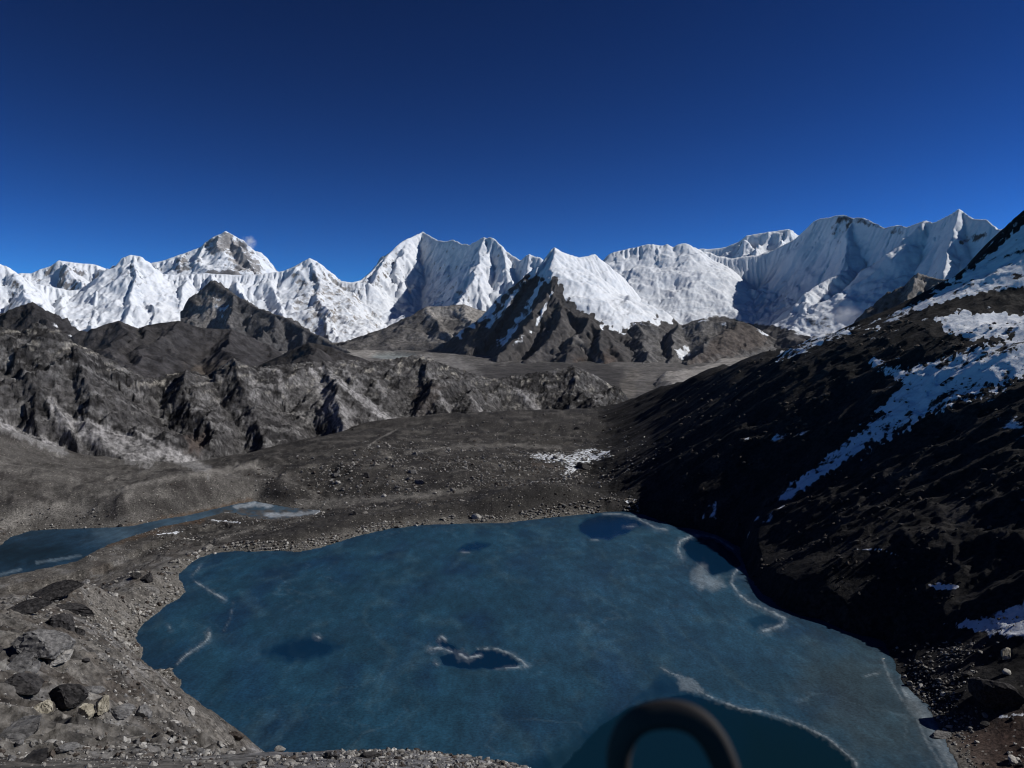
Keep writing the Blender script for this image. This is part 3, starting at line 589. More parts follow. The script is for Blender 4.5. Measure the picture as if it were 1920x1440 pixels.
def ground_height(X, Y):
    Z = tps(X, Y)
    r = np.hypot(X, Y)
    jag = fbm(X / 7, Y / 7, 4, 101) * 1.3
    d1 = poly_sd(X, Y, shore) + jag; d2 = poly_sd(X, Y, shore2) + jag
    hill = 1 - sst(-14, 10, poly_sd(X, Y, FOOT) + 8 * fbm(X / 30, Y / 30, 3, 102))
    near = 1 - sst(60, 230, r)
    away = np.minimum(d1, d2)
    a = sst(0, 26, away)
    # hummocks, rubble and gullies
    hum = fbm(X / 45, Y / 45, 4, 103) * 3.0 + ridged(X / 16, Y / 16, 4, 104) * 1.3 - .6
    rub = ridged(X / 4.2, Y / 4.2, 4, 105, .6) - .5
    Z = Z + a * (1 - hill) * (1 - .8 * near) * hum * sst(30, 90, r) * (.2 + .8 * sst(5, 50, d2)) + (1 - hill) * (.25 + .75 * a) * rub * (.55 + .45 * near) * sst(15, 70, r) * sst(760, 330, r)
    hx = (X * .55 + Y * .45); hy = (Y * .9 - X * .3 + Z * .8)
    big = ridged(hx / 60 + .4 * fbm(X / 50, Y / 50, 2, 108), hy / 34, 5, 106, .55) - .5
    Z = Z + hill * a * (6.0 * big + 1.5 * (ridged(X / 13, Y / 13, 3, 107, .6) - .5) * sst(900, 300, r) + .35 * fbm(X / 5, Y / 5, 3, 109) * sst(500, 250, r) - 2.0)
    Z = Z + (1 - hill) * .42 * (ridged(X / 1.5, Y / 1.5, 3, 112, .6) - .5) * sst(25, 90, r) * sst(260, 110, r) * sst(1, 6, away)
    fl = (1 - hill) * sst(-60, -120, X) * sst(340, 420, r) * sst(700, 560, r) * a
    Z = Z + fl * (4.0 * (ridged(X / 48, Y / 62, 4, 113, .55) - .45) + 1.2 * (ridged(X / 11, Y / 15, 3, 114) - .5))
    # craggy benches on the near left slope
    lf = near * sst(-5, -25, X) * sst(35, 60, r) * sst(8, 40, away)
    Z = Z + lf * 3.6 * (ridged((X + .4 * Y) / 22, (Y - .5 * X) / 9, 4, 110, .55) - .45)
    # the lake bowls
    for d, lev, c in ((d1, LV, 1), (d2, LV2, 1)):
        low = lev - np.minimum(6, .25 * -d) - .25
        rim = lev + .04 + .16 * np.maximum(d, 0)
        wd = 18 - 12 * hill; w = sst(0, 1, d / wd)
        Z = np.where(d < 0, low, np.where(d < wd, np.maximum(rim * (1 - w) + Z * w, lev + .04), Z))
    return Z, hill, d1, d2, near

def col_ground(X, Y, Z, px, py, hill, d1, d2, near):
    c = rgb(X.shape, (.062, .058, .054))
    c = mixc(c, (.034, .032, .031), sst(-.12, .22, vals(X, Y, 30, 121) + .35 * vals(X, Y, 8, 136)) * .85)
    c = mixc(c, (.135, .127, .115), sst(.08, .34, vals(X, Y, 20, 122) + .35 * vals(X, Y, 6, 137)) * .75)
    left = zone(px, py, [(-400, 1100), (0, 1090), (200, 1040), (350, 1030), (420, 1100), (380, 1300), (600, 1440), (600, 1700), (-400, 1700)], 40, 30, 60)
    c = mixc(c, (.185, .173, .157), left * .9)
    c = mixc(c, (.085, .073, .063), left * sst(-.05, .3, vals(X, Y, 12, 123)) * .85)
    c = mixc(c, (.24, .235, .23), left * sst(.08, .35, vals(X, Y, 7, 124)) * .75)
    c = mixc(c, (.055, .052, .05), left * sst(.12, .3, vals(X, Y, 4, 129)) * .7)
    vl = zone(px, py, [(-300, 800), (0, 800), (200, 850), (400, 870), (500, 870), (560, 900), (480, 940), (300, 985), (80, 1000), (-300, 1030)], 16, 14, 30)
    c = mixc(c, (.13, .123, .114), vl * .85)
    c = mixc(c, (.058, .053, .05), vl * sst(0, .3, vals(X, Y, 30, 132) + .3 * vals(X, Y, 8, 133)) * .85)
    c = mixc(c, (.20, .19, .175), vl * sst(.12, .4, vals(X, Y, 24, 134) + .3 * vals(X, Y, 6, 135)) * .8)
    c = mixc(c, (.30, .295, .29), fans(px, py) * sst(640, 900, np.hypot(X, Y)) * .0 + fans(px, py) * (py > 770) * (px < 420) * .85)
    crestz = zone(px, py, [(470, 1400), (1010, 1380), (1060, 1500), (480, 1600)], 20, 10)
    c = mixc(c, (.24, .235, .24), crestz * .8)
    # bright gravel along the shores
    sh = sst(12, 2, d1 + 5 * vals(X, Y, 12, 125)) * (1 - hill)
    c = mixc(c, (.19, .18, .162), sh * .75)
    c = mixc(c, (.17, .16, .145), sst(7, 1, d2 + 4 * vals(X, Y, 9, 126)) * .6)
    # washes and paths
    for pts, a, b, k in [([(-60, 1010), (0, 985), (60, 960), (125, 945)], 22, 12, .8), ([(185, 930), (260, 908), (340, 893), (420, 882), (480, 870)], 5, 9, .85), ([(445, 873), (480, 878), (505, 890)], 6, 5, .8), ([(0, 880), (70, 890), (150, 900)], 7, 5, .4),
                         ([(690, 836), (715, 820), (745, 805)], 2, 2, .8), ([(760, 848), (850, 838), (960, 834), (1050, 840)], 5, 5, .5), ([(560, 945), (660, 940), (760, 930), (880, 918)], 12, 6, .6), ([(510, 890), (560, 910), (620, 940)], 2, 2, .5),
                         ([(380, 1022), (430, 1005), (500, 985)], 4, 3, .6), ([(240, 925), (205, 900), (196, 897)], 14, 5, .6)]:
        c = mixc(c, (.24, .228, .21), streak(px, py, pts, a, b, 13) * k)
    # rust-coloured turf round the upper lake
    for pts, a, b, k in [([(300, 972), (380, 960), (440, 945), (470, 938)], 5, 6, .8), ([(170, 1030), (240, 1010), (300, 995)], 7, 6, .7), ([(300, 990), (340, 980), (380, 975)], 6, 7, .9), ([(1000, 870), (1060, 880)], 6, 6, .3), ([(230, 988), (290, 978)], 4, 4, .5)]:
        c = mixc(c, (.115, .075, .048), streak(px, py, pts, a, b, 14) * k * .8)
    c = mixc(c, (.085, .05, .038), zone(px, py, [(1780, 1380), (1920, 1330), (1990, 1450), (1850, 1460)], 18, 12) * .7)
    c = mixc(c, (.038, .036, .035), zone(px, py, [(250, 935), (330, 935), (380, 945), (330, 962), (270, 958)], 8, 8) * .5 + zone(px, py, [(840, 940), (950, 920), (1050, 908), (1180, 916), (1180, 945), (950, 965), (860, 955)], 8, 6) * .7)
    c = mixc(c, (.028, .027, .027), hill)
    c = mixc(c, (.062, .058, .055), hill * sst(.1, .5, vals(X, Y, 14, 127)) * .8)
    return c
def snow_ground(X, Y, Z, S, px, py, hill):
    s = np.zeros(X.shape) - .4
    def put(m, v): nonlocal s; s = np.maximum(s, -.4 + m * (v + .4))
    put(zone(px, py, [(975, 858), (1010, 846), (1060, 850), (1100, 838), (1145, 842), (1150, 860), (1100, 868), (1085, 885), (1060, 898), (1045, 890), (1060, 870), (1020, 870)], 6, 5), .53)
    put(zone(px, py, [(960, 850), (1250, 835), (1240, 880), (1100, 900), (1020, 890)], 14, 8), .18)
    # upper lake frozen overflow
    put(streak(px, py, [(425, 958), (480, 958), (560, 966), (600, 960)], 6, 4, 15), .62); put(streak(px, py, [(470, 945), (500, 948)], 6, 4, 15), .6); put(streak(px, py, [(295, 1002), (365, 995)], 3, 4, 15), .6); put(streak(px, py, [(395, 975), (450, 980)], 4, 3, 15), .55)
    put(streak(px, py, [(1175, 942), (1190, 938)], 4, 3, 16), .75)
    # hillside
    put(zone(px, py, [(1450, 665), (1490, 640), (1530, 622), (1590, 615), (1600, 628), (1550, 645), (1500, 668), (1440, 682)], 7, 6), .55)
    put(zone(px, py, [(1610, 622), (1660, 600), (1720, 563), (1790, 522), (1850, 476), (1890, 440), (1990, 345), (1990, 530), (1900, 545), (1800, 560), (1700, 590), (1650, 618)], 8, 8), .66)
    put(zone(px, py, [(1745, 600), (1790, 582), (1990, 585), (1990, 640), (1900, 632), (1840, 640), (1790, 632)], 9, 9), .72)
    put(zone(px, py, [(1990, 625), (1920, 652), (1860, 665), (1800, 672), (1740, 690), (1690, 705), (1650, 690), (1690, 670), (1640, 670), (1640, 690), (1690, 720), (1720, 740), (1660, 770), (1600, 820), (1540, 870), (1470, 925), (1500, 915), (1560, 880), (1640, 820), (1700, 785), (1780, 740), (1850, 720), (1920, 690), (1990, 680)], 9, 10), .58)
    put(zone(px, py, [(1700, 690), (1800, 672), (1990, 640), (1990, 690), (1850, 725), (1760, 750), (1680, 790), (1640, 770), (1680, 730)], 8, 9), .66)
    put(streak(px, py, [(1990, 655), (1850, 705), (1720, 765), (1620, 825), (1540, 880), (1475, 930)], 58, 18, 18), .57)
    put(streak(px, py, [(1990, 612), (1880, 652), (1780, 680), (1700, 704), (1640, 680)], 26, 18, 19), .58)
    put(streak(px, py, [(1990, 335), (1920, 405), (1880, 445), (1840, 490), (1780, 530), (1700, 585), (1620, 615), (1500, 630)], 16, 12, 22), .40)
    put(streak(px, py, [(1480, 925), (1430, 970), (1400, 1010)], 14, 12, 20), .36)
    put(zone(px, py, [(1560, 740), (1700, 680), (1800, 690), (1740, 760), (1640, 780)], 14, 10), .22)
    put(zone(px, py, [(1370, 830), (1400, 810), (1450, 810), (1530, 790), (1530, 815), (1440, 840), (1380, 840)], 8, 8), .34)
    put(zone(px, py, [(1310, 960), (1325, 925), (1345, 930), (1350, 975), (1320, 980)], 6, 6), .42); put(zone(px, py, [(1400, 985), (1440, 960), (1490, 920), (1490, 945), (1430, 1000)], 7, 7), .36)
    put(zone(px, py, [(1850, 790), (1920, 750), (1990, 740), (1990, 830), (1900, 830)], 8, 8), .38); put(zone(px, py, [(1820, 760), (1860, 740), (1870, 750), (1830, 770)], 5, 5), .5)
    put(zone(px, py, [(1740, 1096), (1760, 1090), (1805, 1098), (1790, 1106), (1755, 1108)], 3, 2), .9)
    put(zone(px, py, [(1770, 1170), (1830, 1155), (1880, 1140), (1990, 1100), (1990, 1200), (1900, 1200), (1850, 1195), (1800, 1180)], 8, 7), .56)
    put(streak(px, py, [(1605, 1030), (1650, 1030), (1685, 1042)], 2, 3, 17), .7); put(streak(px, py, [(1870, 1345), (1920, 1338)], 5, 8, 17), .55)
    put(zone(px, py, [(1880, 930), (1990, 900), (1990, 1000), (1890, 990)], 10, 10), .3)
    put(hill * sst(-.1, .3, vals(X, Y, 18, 131)) * sst(960, 640, py) * sst(1250, 1700, px), .34)
    return s

def ground():
    # columns denser in view, rows denser where the picture needs them
    def build(px, d):
        A, DD = np.meshgrid(np.arctan((px - 960) / F_PX), d)
        X = DD * np.sin(A); Y = DD * np.cos(A)
        Z, hill, d1, d2, near = ground_height(X, Y)
        qx, qy = proj(X, Y, Z); S = slope_of(X, Y, Z)
        return X, Y, Z, hill, {'alb': col_ground(X, Y, Z, qx, qy, hill, d1, d2, near), 'snow': snow_ground(X, Y, Z, S, qx, qy, hill)}
    px = np.concatenate([np.linspace(-1600, -60, 36, endpoint=False), np.linspace(-60, 1990, 860, endpoint=False), np.linspace(1990, 3600, 44)])
    dd = np.linspace(2, 1080, 20000); w = np.minimum(np.maximum(F_PX * 78 / dd ** 2, 60 / dd), 4) * np.where((dd > 400) & (dd < 700), 1.7, 1)
    cum = np.cumsum(w); cum /= cum[-1]
    X, Y, Z, hill, at_ = build(px, np.interp(np.linspace(0, 1, 640), cum, dd))
    tag(grid_mesh('ground', X, Y, Z, at_, M_ground, (hill < .55)[:-1, :-1]), 'stony brown moraine ground round the two lakes', 'ground', kind='structure')
    px = np.concatenate([np.linspace(1090, 1960, 400, endpoint=False), np.linspace(1960, 3600, 50)])
    dd = np.linspace(150, 1000, 20000); w = np.where(dd < 200, .5, 1) * np.where(dd > 560, .45, 1) * np.where(dd < 420, 1.35, 1)
    cum = np.cumsum(w); cum /= cum[-1]
    hX, hY, hZ, hh, ha = build(px, np.interp(np.linspace(0, 1, 720), cum, dd))
    hZ = hZ - .5 * (1 - sst(.5, .8, hh))
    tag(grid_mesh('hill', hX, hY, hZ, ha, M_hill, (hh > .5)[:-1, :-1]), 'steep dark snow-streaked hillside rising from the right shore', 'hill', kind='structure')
    return X, Y, Z
GXX = ground()

# ------------------------------------------------------------------ the frozen lakes
def ice_mat():
    m, n, l, p = node_mat('lake_ice')
    pos = n.new('ShaderNodeNewGeometry').outputs['Position']
    al = n.new('ShaderNodeAttribute'); al.attribute_name = 'alb'
    wa = n.new('ShaderNodeAttribute'); wa.attribute_name = 'pool'
    g1 = noise_n(n, l, pos, .2, 8, .7, (1.8, .75, 1)); g2 = noise_n(n, l, pos, .06, 6, .62, (1.7, .8, 1)); g3 = noise_n(n, l, pos, 1.3, 4, .6)
    k = math_n(n, l, 'MULTIPLY', ramp_n(n, l, g1, .32, .7, .66, 1.05), ramp_n(n, l, g2, .35, .68, .82, 1.2))
    k = math_n(n, l, 'MULTIPLY', k, ramp_n(n, l, g3, .3, .7, .74, 1.26))
    one = n.new('ShaderNodeMix'); l.new(wa.outputs['Fac'], one.inputs[0]); l.new(k, one.inputs[2]); one.inputs[3].default_value = 1
    mul = n.new('ShaderNodeVectorMath'); mul.operation = 'SCALE'
    l.new(al.outputs['Color'], mul.inputs[0]); l.new(one.outputs[0], mul.inputs['Scale'])
    l.new(mul.outputs[0], p.inputs['Base Color'])
    l.new(ramp_n(n, l, wa.outputs['Fac'], 0, 1, .62, .22), p.inputs['Roughness'])
    l.new(ramp_n(n, l, wa.outputs['Fac'], 0, 1, .26, .05), p.inputs['Specular IOR Level'])
    b = n.new('ShaderNodeBump'); b.inputs['Distance'].default_value = .12; b.inputs['Strength'].default_value = .35
    l.new(g1, b.inputs['Height']); l.new(b.outputs[0], p.inputs['Normal'])
    return m
M_ice = ice_mat()
ICE = (.014, .062, .107)
def lake():
    px = np.linspace(225, 1850, 560); py = np.concatenate([np.linspace(952, 1440, 210, endpoint=False), np.linspace(1440, 1580, 14)])
    PX, PY = np.meshgrid(px, py)
    x, y, z = ray(PX, PY); k = LV / z
    X = x * k; Y = y * k
    sd = poly_sd(X, Y, shore)
    c = rgb(X.shape, ICE)
    v = vals(X * 1.7, Y * .8, 34, 141, 6)
    c = mixc(c, (.006, .034, .082), sst(-.1, .5, v) * .8)
    c = mixc(c, (.020, .072, .130), sst(.05, .55, vals(X * 1.5 + Y * .4, Y * .8 - X * .5, 26, 142, 6)) * .7)
    c = mixc(c, (.024, .080, .14), zone(PX, PY, [(1000, 1000), (1250, 1000), (1400, 1120), (1500, 1200), (1400, 1300), (1000, 1250)], 90, 50, 90) * .5)
    c = mixc(c, (.010, .042, .085), sst(-10, -1, sd + 3 * vals(X, Y, 15, 144)) * .7)
    c = mixc(c, (.036, .060, .072), zone(PX, PY, [(1480, 1240), (1660, 1200), (1800, 1440), (1580, 1440), (1560, 1380)], 60, 30, 60) * .75)
    streaky = ridged(X / 22 + .8 * vals(X, Y, 40, 145), Y / 60 + X / 90, 4, 146)
    c = mixc(c, (.05, .115, .16), sst(.62, .95, streaky) * .45)
    vein = (1 - np.abs(perlin(X / 30 + 1.2 * vals(X, Y, 45, 152), Y / 42 + vals(X, Y, 38, 153), 154))) * 1.0
    vein2 = 1 - np.abs(perlin(X / 12 + .9 * vals(X, Y, 20, 155), Y / 19 + vals(X, Y, 16, 156), 157))
    c = mixc(c, (.16, .24, .29), (sst(.955, .995, vein) * sst(-.1, .3, vals(X, Y, 50, 158)) + .6 * sst(.95, .995, vein2) * sst(.05, .35, vals(X, Y, 35, 159))) * .18)
    pool = np.zeros(X.shape)
    P = [([(970, 1450), (1050, 1395), (1140, 1335), (1200, 1390), (1130, 1460)], 26, 6, .7),
         ([(1085, 985), (1100, 971), (1130, 965), (1165, 966), (1195, 974), (1206, 981), (1190, 989), (1175, 1000), (1140, 1012), (1110, 1010), (1088, 998)], 4, 2, 1),
         ([(1278, 1024), (1288, 1009), (1315, 1004), (1340, 1007), (1374, 1030), (1392, 1060), (1365, 1070), (1335, 1079), (1315, 1062), (1290, 1042)], 3, 2, 1),
         ([(858, 1032), (880, 1018), (905, 1016), (918, 1022), (900, 1034), (870, 1037)], 5, 3, .8),
         ([(490, 1222), (530, 1202), (575, 1192), (612, 1198), (638, 1213), (600, 1235), (540, 1242)], 12, 5, .85),
         ([(818, 1206), (815, 1199), (826, 1195), (842, 1205), (858, 1216), (880, 1228), (895, 1217), (920, 1217), (950, 1225), (975, 1240), (970, 1252), (930, 1255), (870, 1254), (830, 1245), (820, 1230), (846, 1222)], 3, 2, 1),
         ([(1040, 1450), (1090, 1395), (1130, 1355), (1180, 1326), (1230, 1308), (1290, 1300), (1340, 1313), (1400, 1331), (1450, 1345), (1510, 1363), (1550, 1384), (1590, 1415), (1605, 1445), (1600, 1570), (900, 1570)], 4, 2, 1),
         ([(1180, 1320), (1210, 1290), (1245, 1256), (1275, 1275), (1300, 1302), (1240, 1312)], 12, 5, .55), ([(1400, 1160), (1430, 1150), (1466, 1166), (1450, 1178), (1415, 1178)], 5, 3, .45)]
    for poly, f, w, s in P:
        pool = np.maximum(pool, zone(PX, PY, poly, f, w, 20, 147) * s)
    deep = mixc(rgb(X.shape, (.003, .020, .050)), (.004, .014, .016), zone(PX, PY, [(1400, 1350), (1640, 1400), (1640, 1600), (1350, 1600)], 60, 20, 60))
    deep = mixc(deep, (.003, .018, .030), sst(1290, 1330, PY) * .8)
    c = c * (1 - pool[..., None]) + deep * pool[..., None]
    white = np.zeros(X.shape)
    L = [([(365, 1090), (385, 1102), (400, 1112), (422, 1124)], 2, 4, .5), ([(392, 1187), (389, 1200), (370, 1215), (350, 1228), (332, 1245)], 5, 2, .6), ([(377, 1060), (360, 1080)], 2, 2, .3), ([(437, 1130), (432, 1160), (420, 1182)], 2, 2, .16), ([(316, 1172), (320, 1182)], 3, 3, .3),
         ([(1130, 964), (1165, 964), (1190, 969), (1206, 978), (1230, 990), (1250, 994)], 2, 4, .4), ([(1278, 1045), (1271, 1030), (1275, 1015), (1295, 1006), (1315, 1003), (1340, 1007), (1375, 1029)], 5, 3, .55), ([(1384, 1066), (1373, 1080), (1372, 1095), (1386, 1115), (1405, 1130), (1430, 1140), (1452, 1150), (1472, 1161), (1470, 1170), (1452, 1178), (1430, 1183)], 3, 6, .5),
         ([(822, 1200), (828, 1193), (836, 1200)], 3, 3, .55), ([(806, 1218), (825, 1215), (847, 1222)], 6, 3, .6), ([(862, 1227), (878, 1234), (902, 1228)], 7, 3, .6), ([(895, 1216), (930, 1216), (960, 1227), (978, 1240), (988, 1250)], 2, 5, .5), ([(930, 1254), (985, 1250)], 2, 4, .45), ([(816, 1243), (820, 1246)], 3, 3, .5),
         ([(590, 1192), (600, 1196)], 4, 4, .5), ([(1240, 1252), (1256, 1262), (1276, 1268), (1296, 1276), (1310, 1296), (1340, 1311), (1390, 1329), (1430, 1335), (1500, 1358), (1552, 1384), (1602, 1426), (1608, 1445)], 3, 4, .4), ([(1108, 1012), (1122, 1013)], 2, 2, .35), ([(1170, 988), (1190, 986)], 2, 3, .35), ([(865, 1035), (880, 1036)], 2, 2, .35),
         ([(1655, 1236), (1668, 1272), (1690, 1310), (1720, 1350), (1740, 1395), (1768, 1440)], 4, 7, .22), ([(1690, 1290), (1722, 1330), (1752, 1370), (1772, 1410), (1790, 1440)], 6, 16, .35), ([(1622, 1268), (1650, 1262)], 3, 3, .25), ([(1360, 1098), (1345, 1104)], 6, 6, .2)]
    brk = sst(-.35, .25, fbm(PX / 12, PY / 7, 3, 150))
    for pts, a, b, s in L: white = np.maximum(white, np.maximum(streak(PX, PY, pts, a * .62, b * .62, 148) * s * (.35 + .65 * brk), streak(PX, PY, pts, a * 2.2, b * 2.2, 151) * s * .13))
    white = np.maximum(white, zone(PX, PY, [(1296, 1085), (1308, 1060), (1322, 1058), (1324, 1078), (1350, 1084), (1357, 1096), (1340, 1106), (1312, 1105)], 9, 6) * .28)
    white = np.maximum(white, zone(PX, PY, [(1268, 1268), (1300, 1272), (1322, 1300), (1290, 1296), (1276, 1292)], 4, 4, 8) * .25)
    white = np.maximum(white, zone(PX, PY, [(1690, 1262), (1712, 1296), (1750, 1340), (1800, 1440), (1775, 1440), (1735, 1370), (1700, 1318)], 8, 5) * .22)
    c = mixc(c, (.55, .62, .66), white)
    c = mixc(c, (.008, .034, .068), streak(PX, PY, [(1255, 1080), (1290, 1100), (1320, 1125), (1345, 1152)], 2, 2, 149) * .6)
    Z = np.full(X.shape, LV) + white * .35 * sst(-3, -6, sd) - pool * .12
    keep = (sd < 3)[:-1, :-1]
    tag(grid_mesh('lake', X, Y, Z, {'alb': c, 'pool': pool}, M_ice, keep), 'large blue frozen lake with open pools and white ice seams', 'lake', kind='structure')
    # the upper, narrow lake
    PX, PY = np.meshgrid(np.linspace(-320, 620, 260), np.linspace(932, 1115, 80))
    x, y, z = ray(PX, PY); k = LV2 / z
    X = x * k; Y = y * k; sd = poly_sd(X, Y, shore2)
    c = rgb(X.shape, (.014, .045, .082))
    c = mixc(c, (.075, .13, .18), zone(PX, PY, [(180, 1000), (300, 975), (400, 955), (500, 935), (620, 960), (420, 985), (300, 1010), (200, 1030)], 30, 16, 40) * .8)
    c = mixc(c, (.004, .02, .035), zone(PX, PY, [(-200, 1030), (0, 1020), (120, 1020), (150, 1040), (60, 1058), (-200, 1080)], 16, 8, 30) * .9)
    c = mixc(c, (.15, .21, .26), np.maximum(streak(PX, PY, [(70, 1055), (120, 1047), (150, 1042)], 4, 3, 3), streak(PX, PY, [(0, 1078), (40, 1068)], 4, 4, 3)) * .6)
    c = mixc(c, (.09, .085, .078), zone(PX, PY, [(420, 985), (400, 958), (450, 952), (520, 956), (560, 950), (620, 950), (620, 985)], 6, 4, 14) * sst(-.3, .1, fbm(PX / 16, PY / 4, 4, 161)) * .95)
    c = mixc(c, (.5, .55, .6), np.maximum(streak(PX, PY, [(440, 950), (480, 945), (505, 948)], 5, 6, 4), streak(PX, PY, [(500, 966), (560, 964), (600, 958)], 6, 4, 4)) * .6)
    tag(grid_mesh('lake', X, Y, np.full(X.shape, LV2), {'alb': c, 'pool': np.zeros(X.shape)}, M_ice, (sd < 3)[:-1, :-1]), 'narrow half-frozen lake at the left edge beyond the shore', 'lake', kind='structure')
lake()

# ------------------------------------------------------------------ boulders and stones
def rock_mat(name, col, col2, size=.5):
    col = [c * .8 for c in col]; col2 = [c * .8 for c in col2]
    m, n, l, p = node_mat(name)
    pos = n.new('ShaderNodeNewGeometry').outputs['Position']
    g = noise_n(n, l, pos, 1 / size, 7, .65)
    mx = n.new('ShaderNodeMix'); mx.data_type = 'RGBA'
    l.new(ramp_n(n, l, g, .38, .66, 0, 1), mx.inputs[0]); mx.inputs[6].default_value = (*col, 1); mx.inputs[7].default_value = (*col2, 1)
    l.new(mx.outputs[2], p.inputs['Base Color']); p.inputs['Roughness'].default_value = .9; p.inputs['Specular IOR Level'].default_value = .2
    b = n.new('ShaderNodeBump'); b.inputs['Distance'].default_value = size * .3; b.inputs['Strength'].default_value = .6
    l.new(g, b.inputs['Height']); l.new(b.outputs[0], p.inputs['Normal'])
    return m
RM = {'pale': rock_mat('pale_stone', (.17, .16, .148), (.36, .345, .315)), 'grey': rock_mat('grey_stone', (.11, .108, .108), (.26, .255, .25)),
      'dark': rock_mat('dark_stone', (.022, .021, .022), (.075, .071, .07)), 'cream': rock_mat('cream_stone', (.26, .235, .18), (.55, .51, .41), .9), 'brown': rock_mat('brown_stone', (.06, .048, .04), (.13, .11, .095)),
      'white': rock_mat('white_stone', (.34, .33, .31), (.62, .60, .56))}
def rock_mesh(kind, seed, sub, cuts, flat=(1, 1, 1)):
    import bmesh
    r = np.random.default_rng(seed); bm = bmesh.new()
    bmesh.ops.create_icosphere(bm, subdivisions=sub, radius=1)
    co = np.array([v.co[:] for v in bm.verts])
    for _ in range(cuts):
        nrm = r.normal(size=3); nrm /= np.linalg.norm(nrm); h = r.uniform(.42, .86)
        dd = co @ nrm - h; co = co - np.maximum(dd, 0)[:, None] * nrm
    co += r.normal(size=co.shape) * .025
    co *= np.asarray(flat) * r.uniform(.85, 1.15, 3)
    for v, c in zip(bm.verts, co): v.co = c
    me = bpy.data.meshes.new('boulder_' + kind); bm.to_mesh(me); bm.free(); me.materials.append(RM[kind])
    return me
ROCKS = {k: [rock_mesh(k, 100 * i + len(k), 2, 9, (1, .8 + .1 * (i % 3), .62 + .12 * (i % 4))) for i in range(6)] for k in RM}
BIG = {k: [rock_mesh(k, 900 + 100 * i + len(k), 4, 13, f) for i, f in enumerate([(1, .8, .7), (1, .6, .45), (1.1, .7, .34), (.8, .8, 1.0)])] for k in RM}

def hit(points):                  # where the line of sight through each pixel first meets the ground
    P = np.asarray(points, float); D = np.concatenate([np.linspace(25, 130, 180), np.linspace(130, 480, 260)[1:], np.linspace(480, 900, 120)[1:]])
    az = np.arctan((P[:, 0] - 960) / F_PX)
    X = np.sin(az)[:, None] * D; Y = np.cos(az)[:, None] * D
    Z = ground_height(X, Y)[0]; row = proj(X, Y, Z)[1]
    i = (row <= P[:, 1:2]).argmax(1); k = np.arange(len(P))
    return X[k, i], Y[k, i], Z[k, i], D[i]
def boulder(mesh, x, y, z, s, label, group=None, rot=None, sink=.17, name='boulder'):
    o = bpy.data.objects.new(name, mesh); C.objects.link(o)
    o.location = (x, y, z + s * (.6 - sink * 1.6) * .55); o.scale = (s, s, s)
    o.rotation_euler = rot or (random.uniform(-.3, .3), random.uniform(-.3, .3), random.uniform(0, 6.28))
    return tag(o, label, name.replace('_', ' '), group)
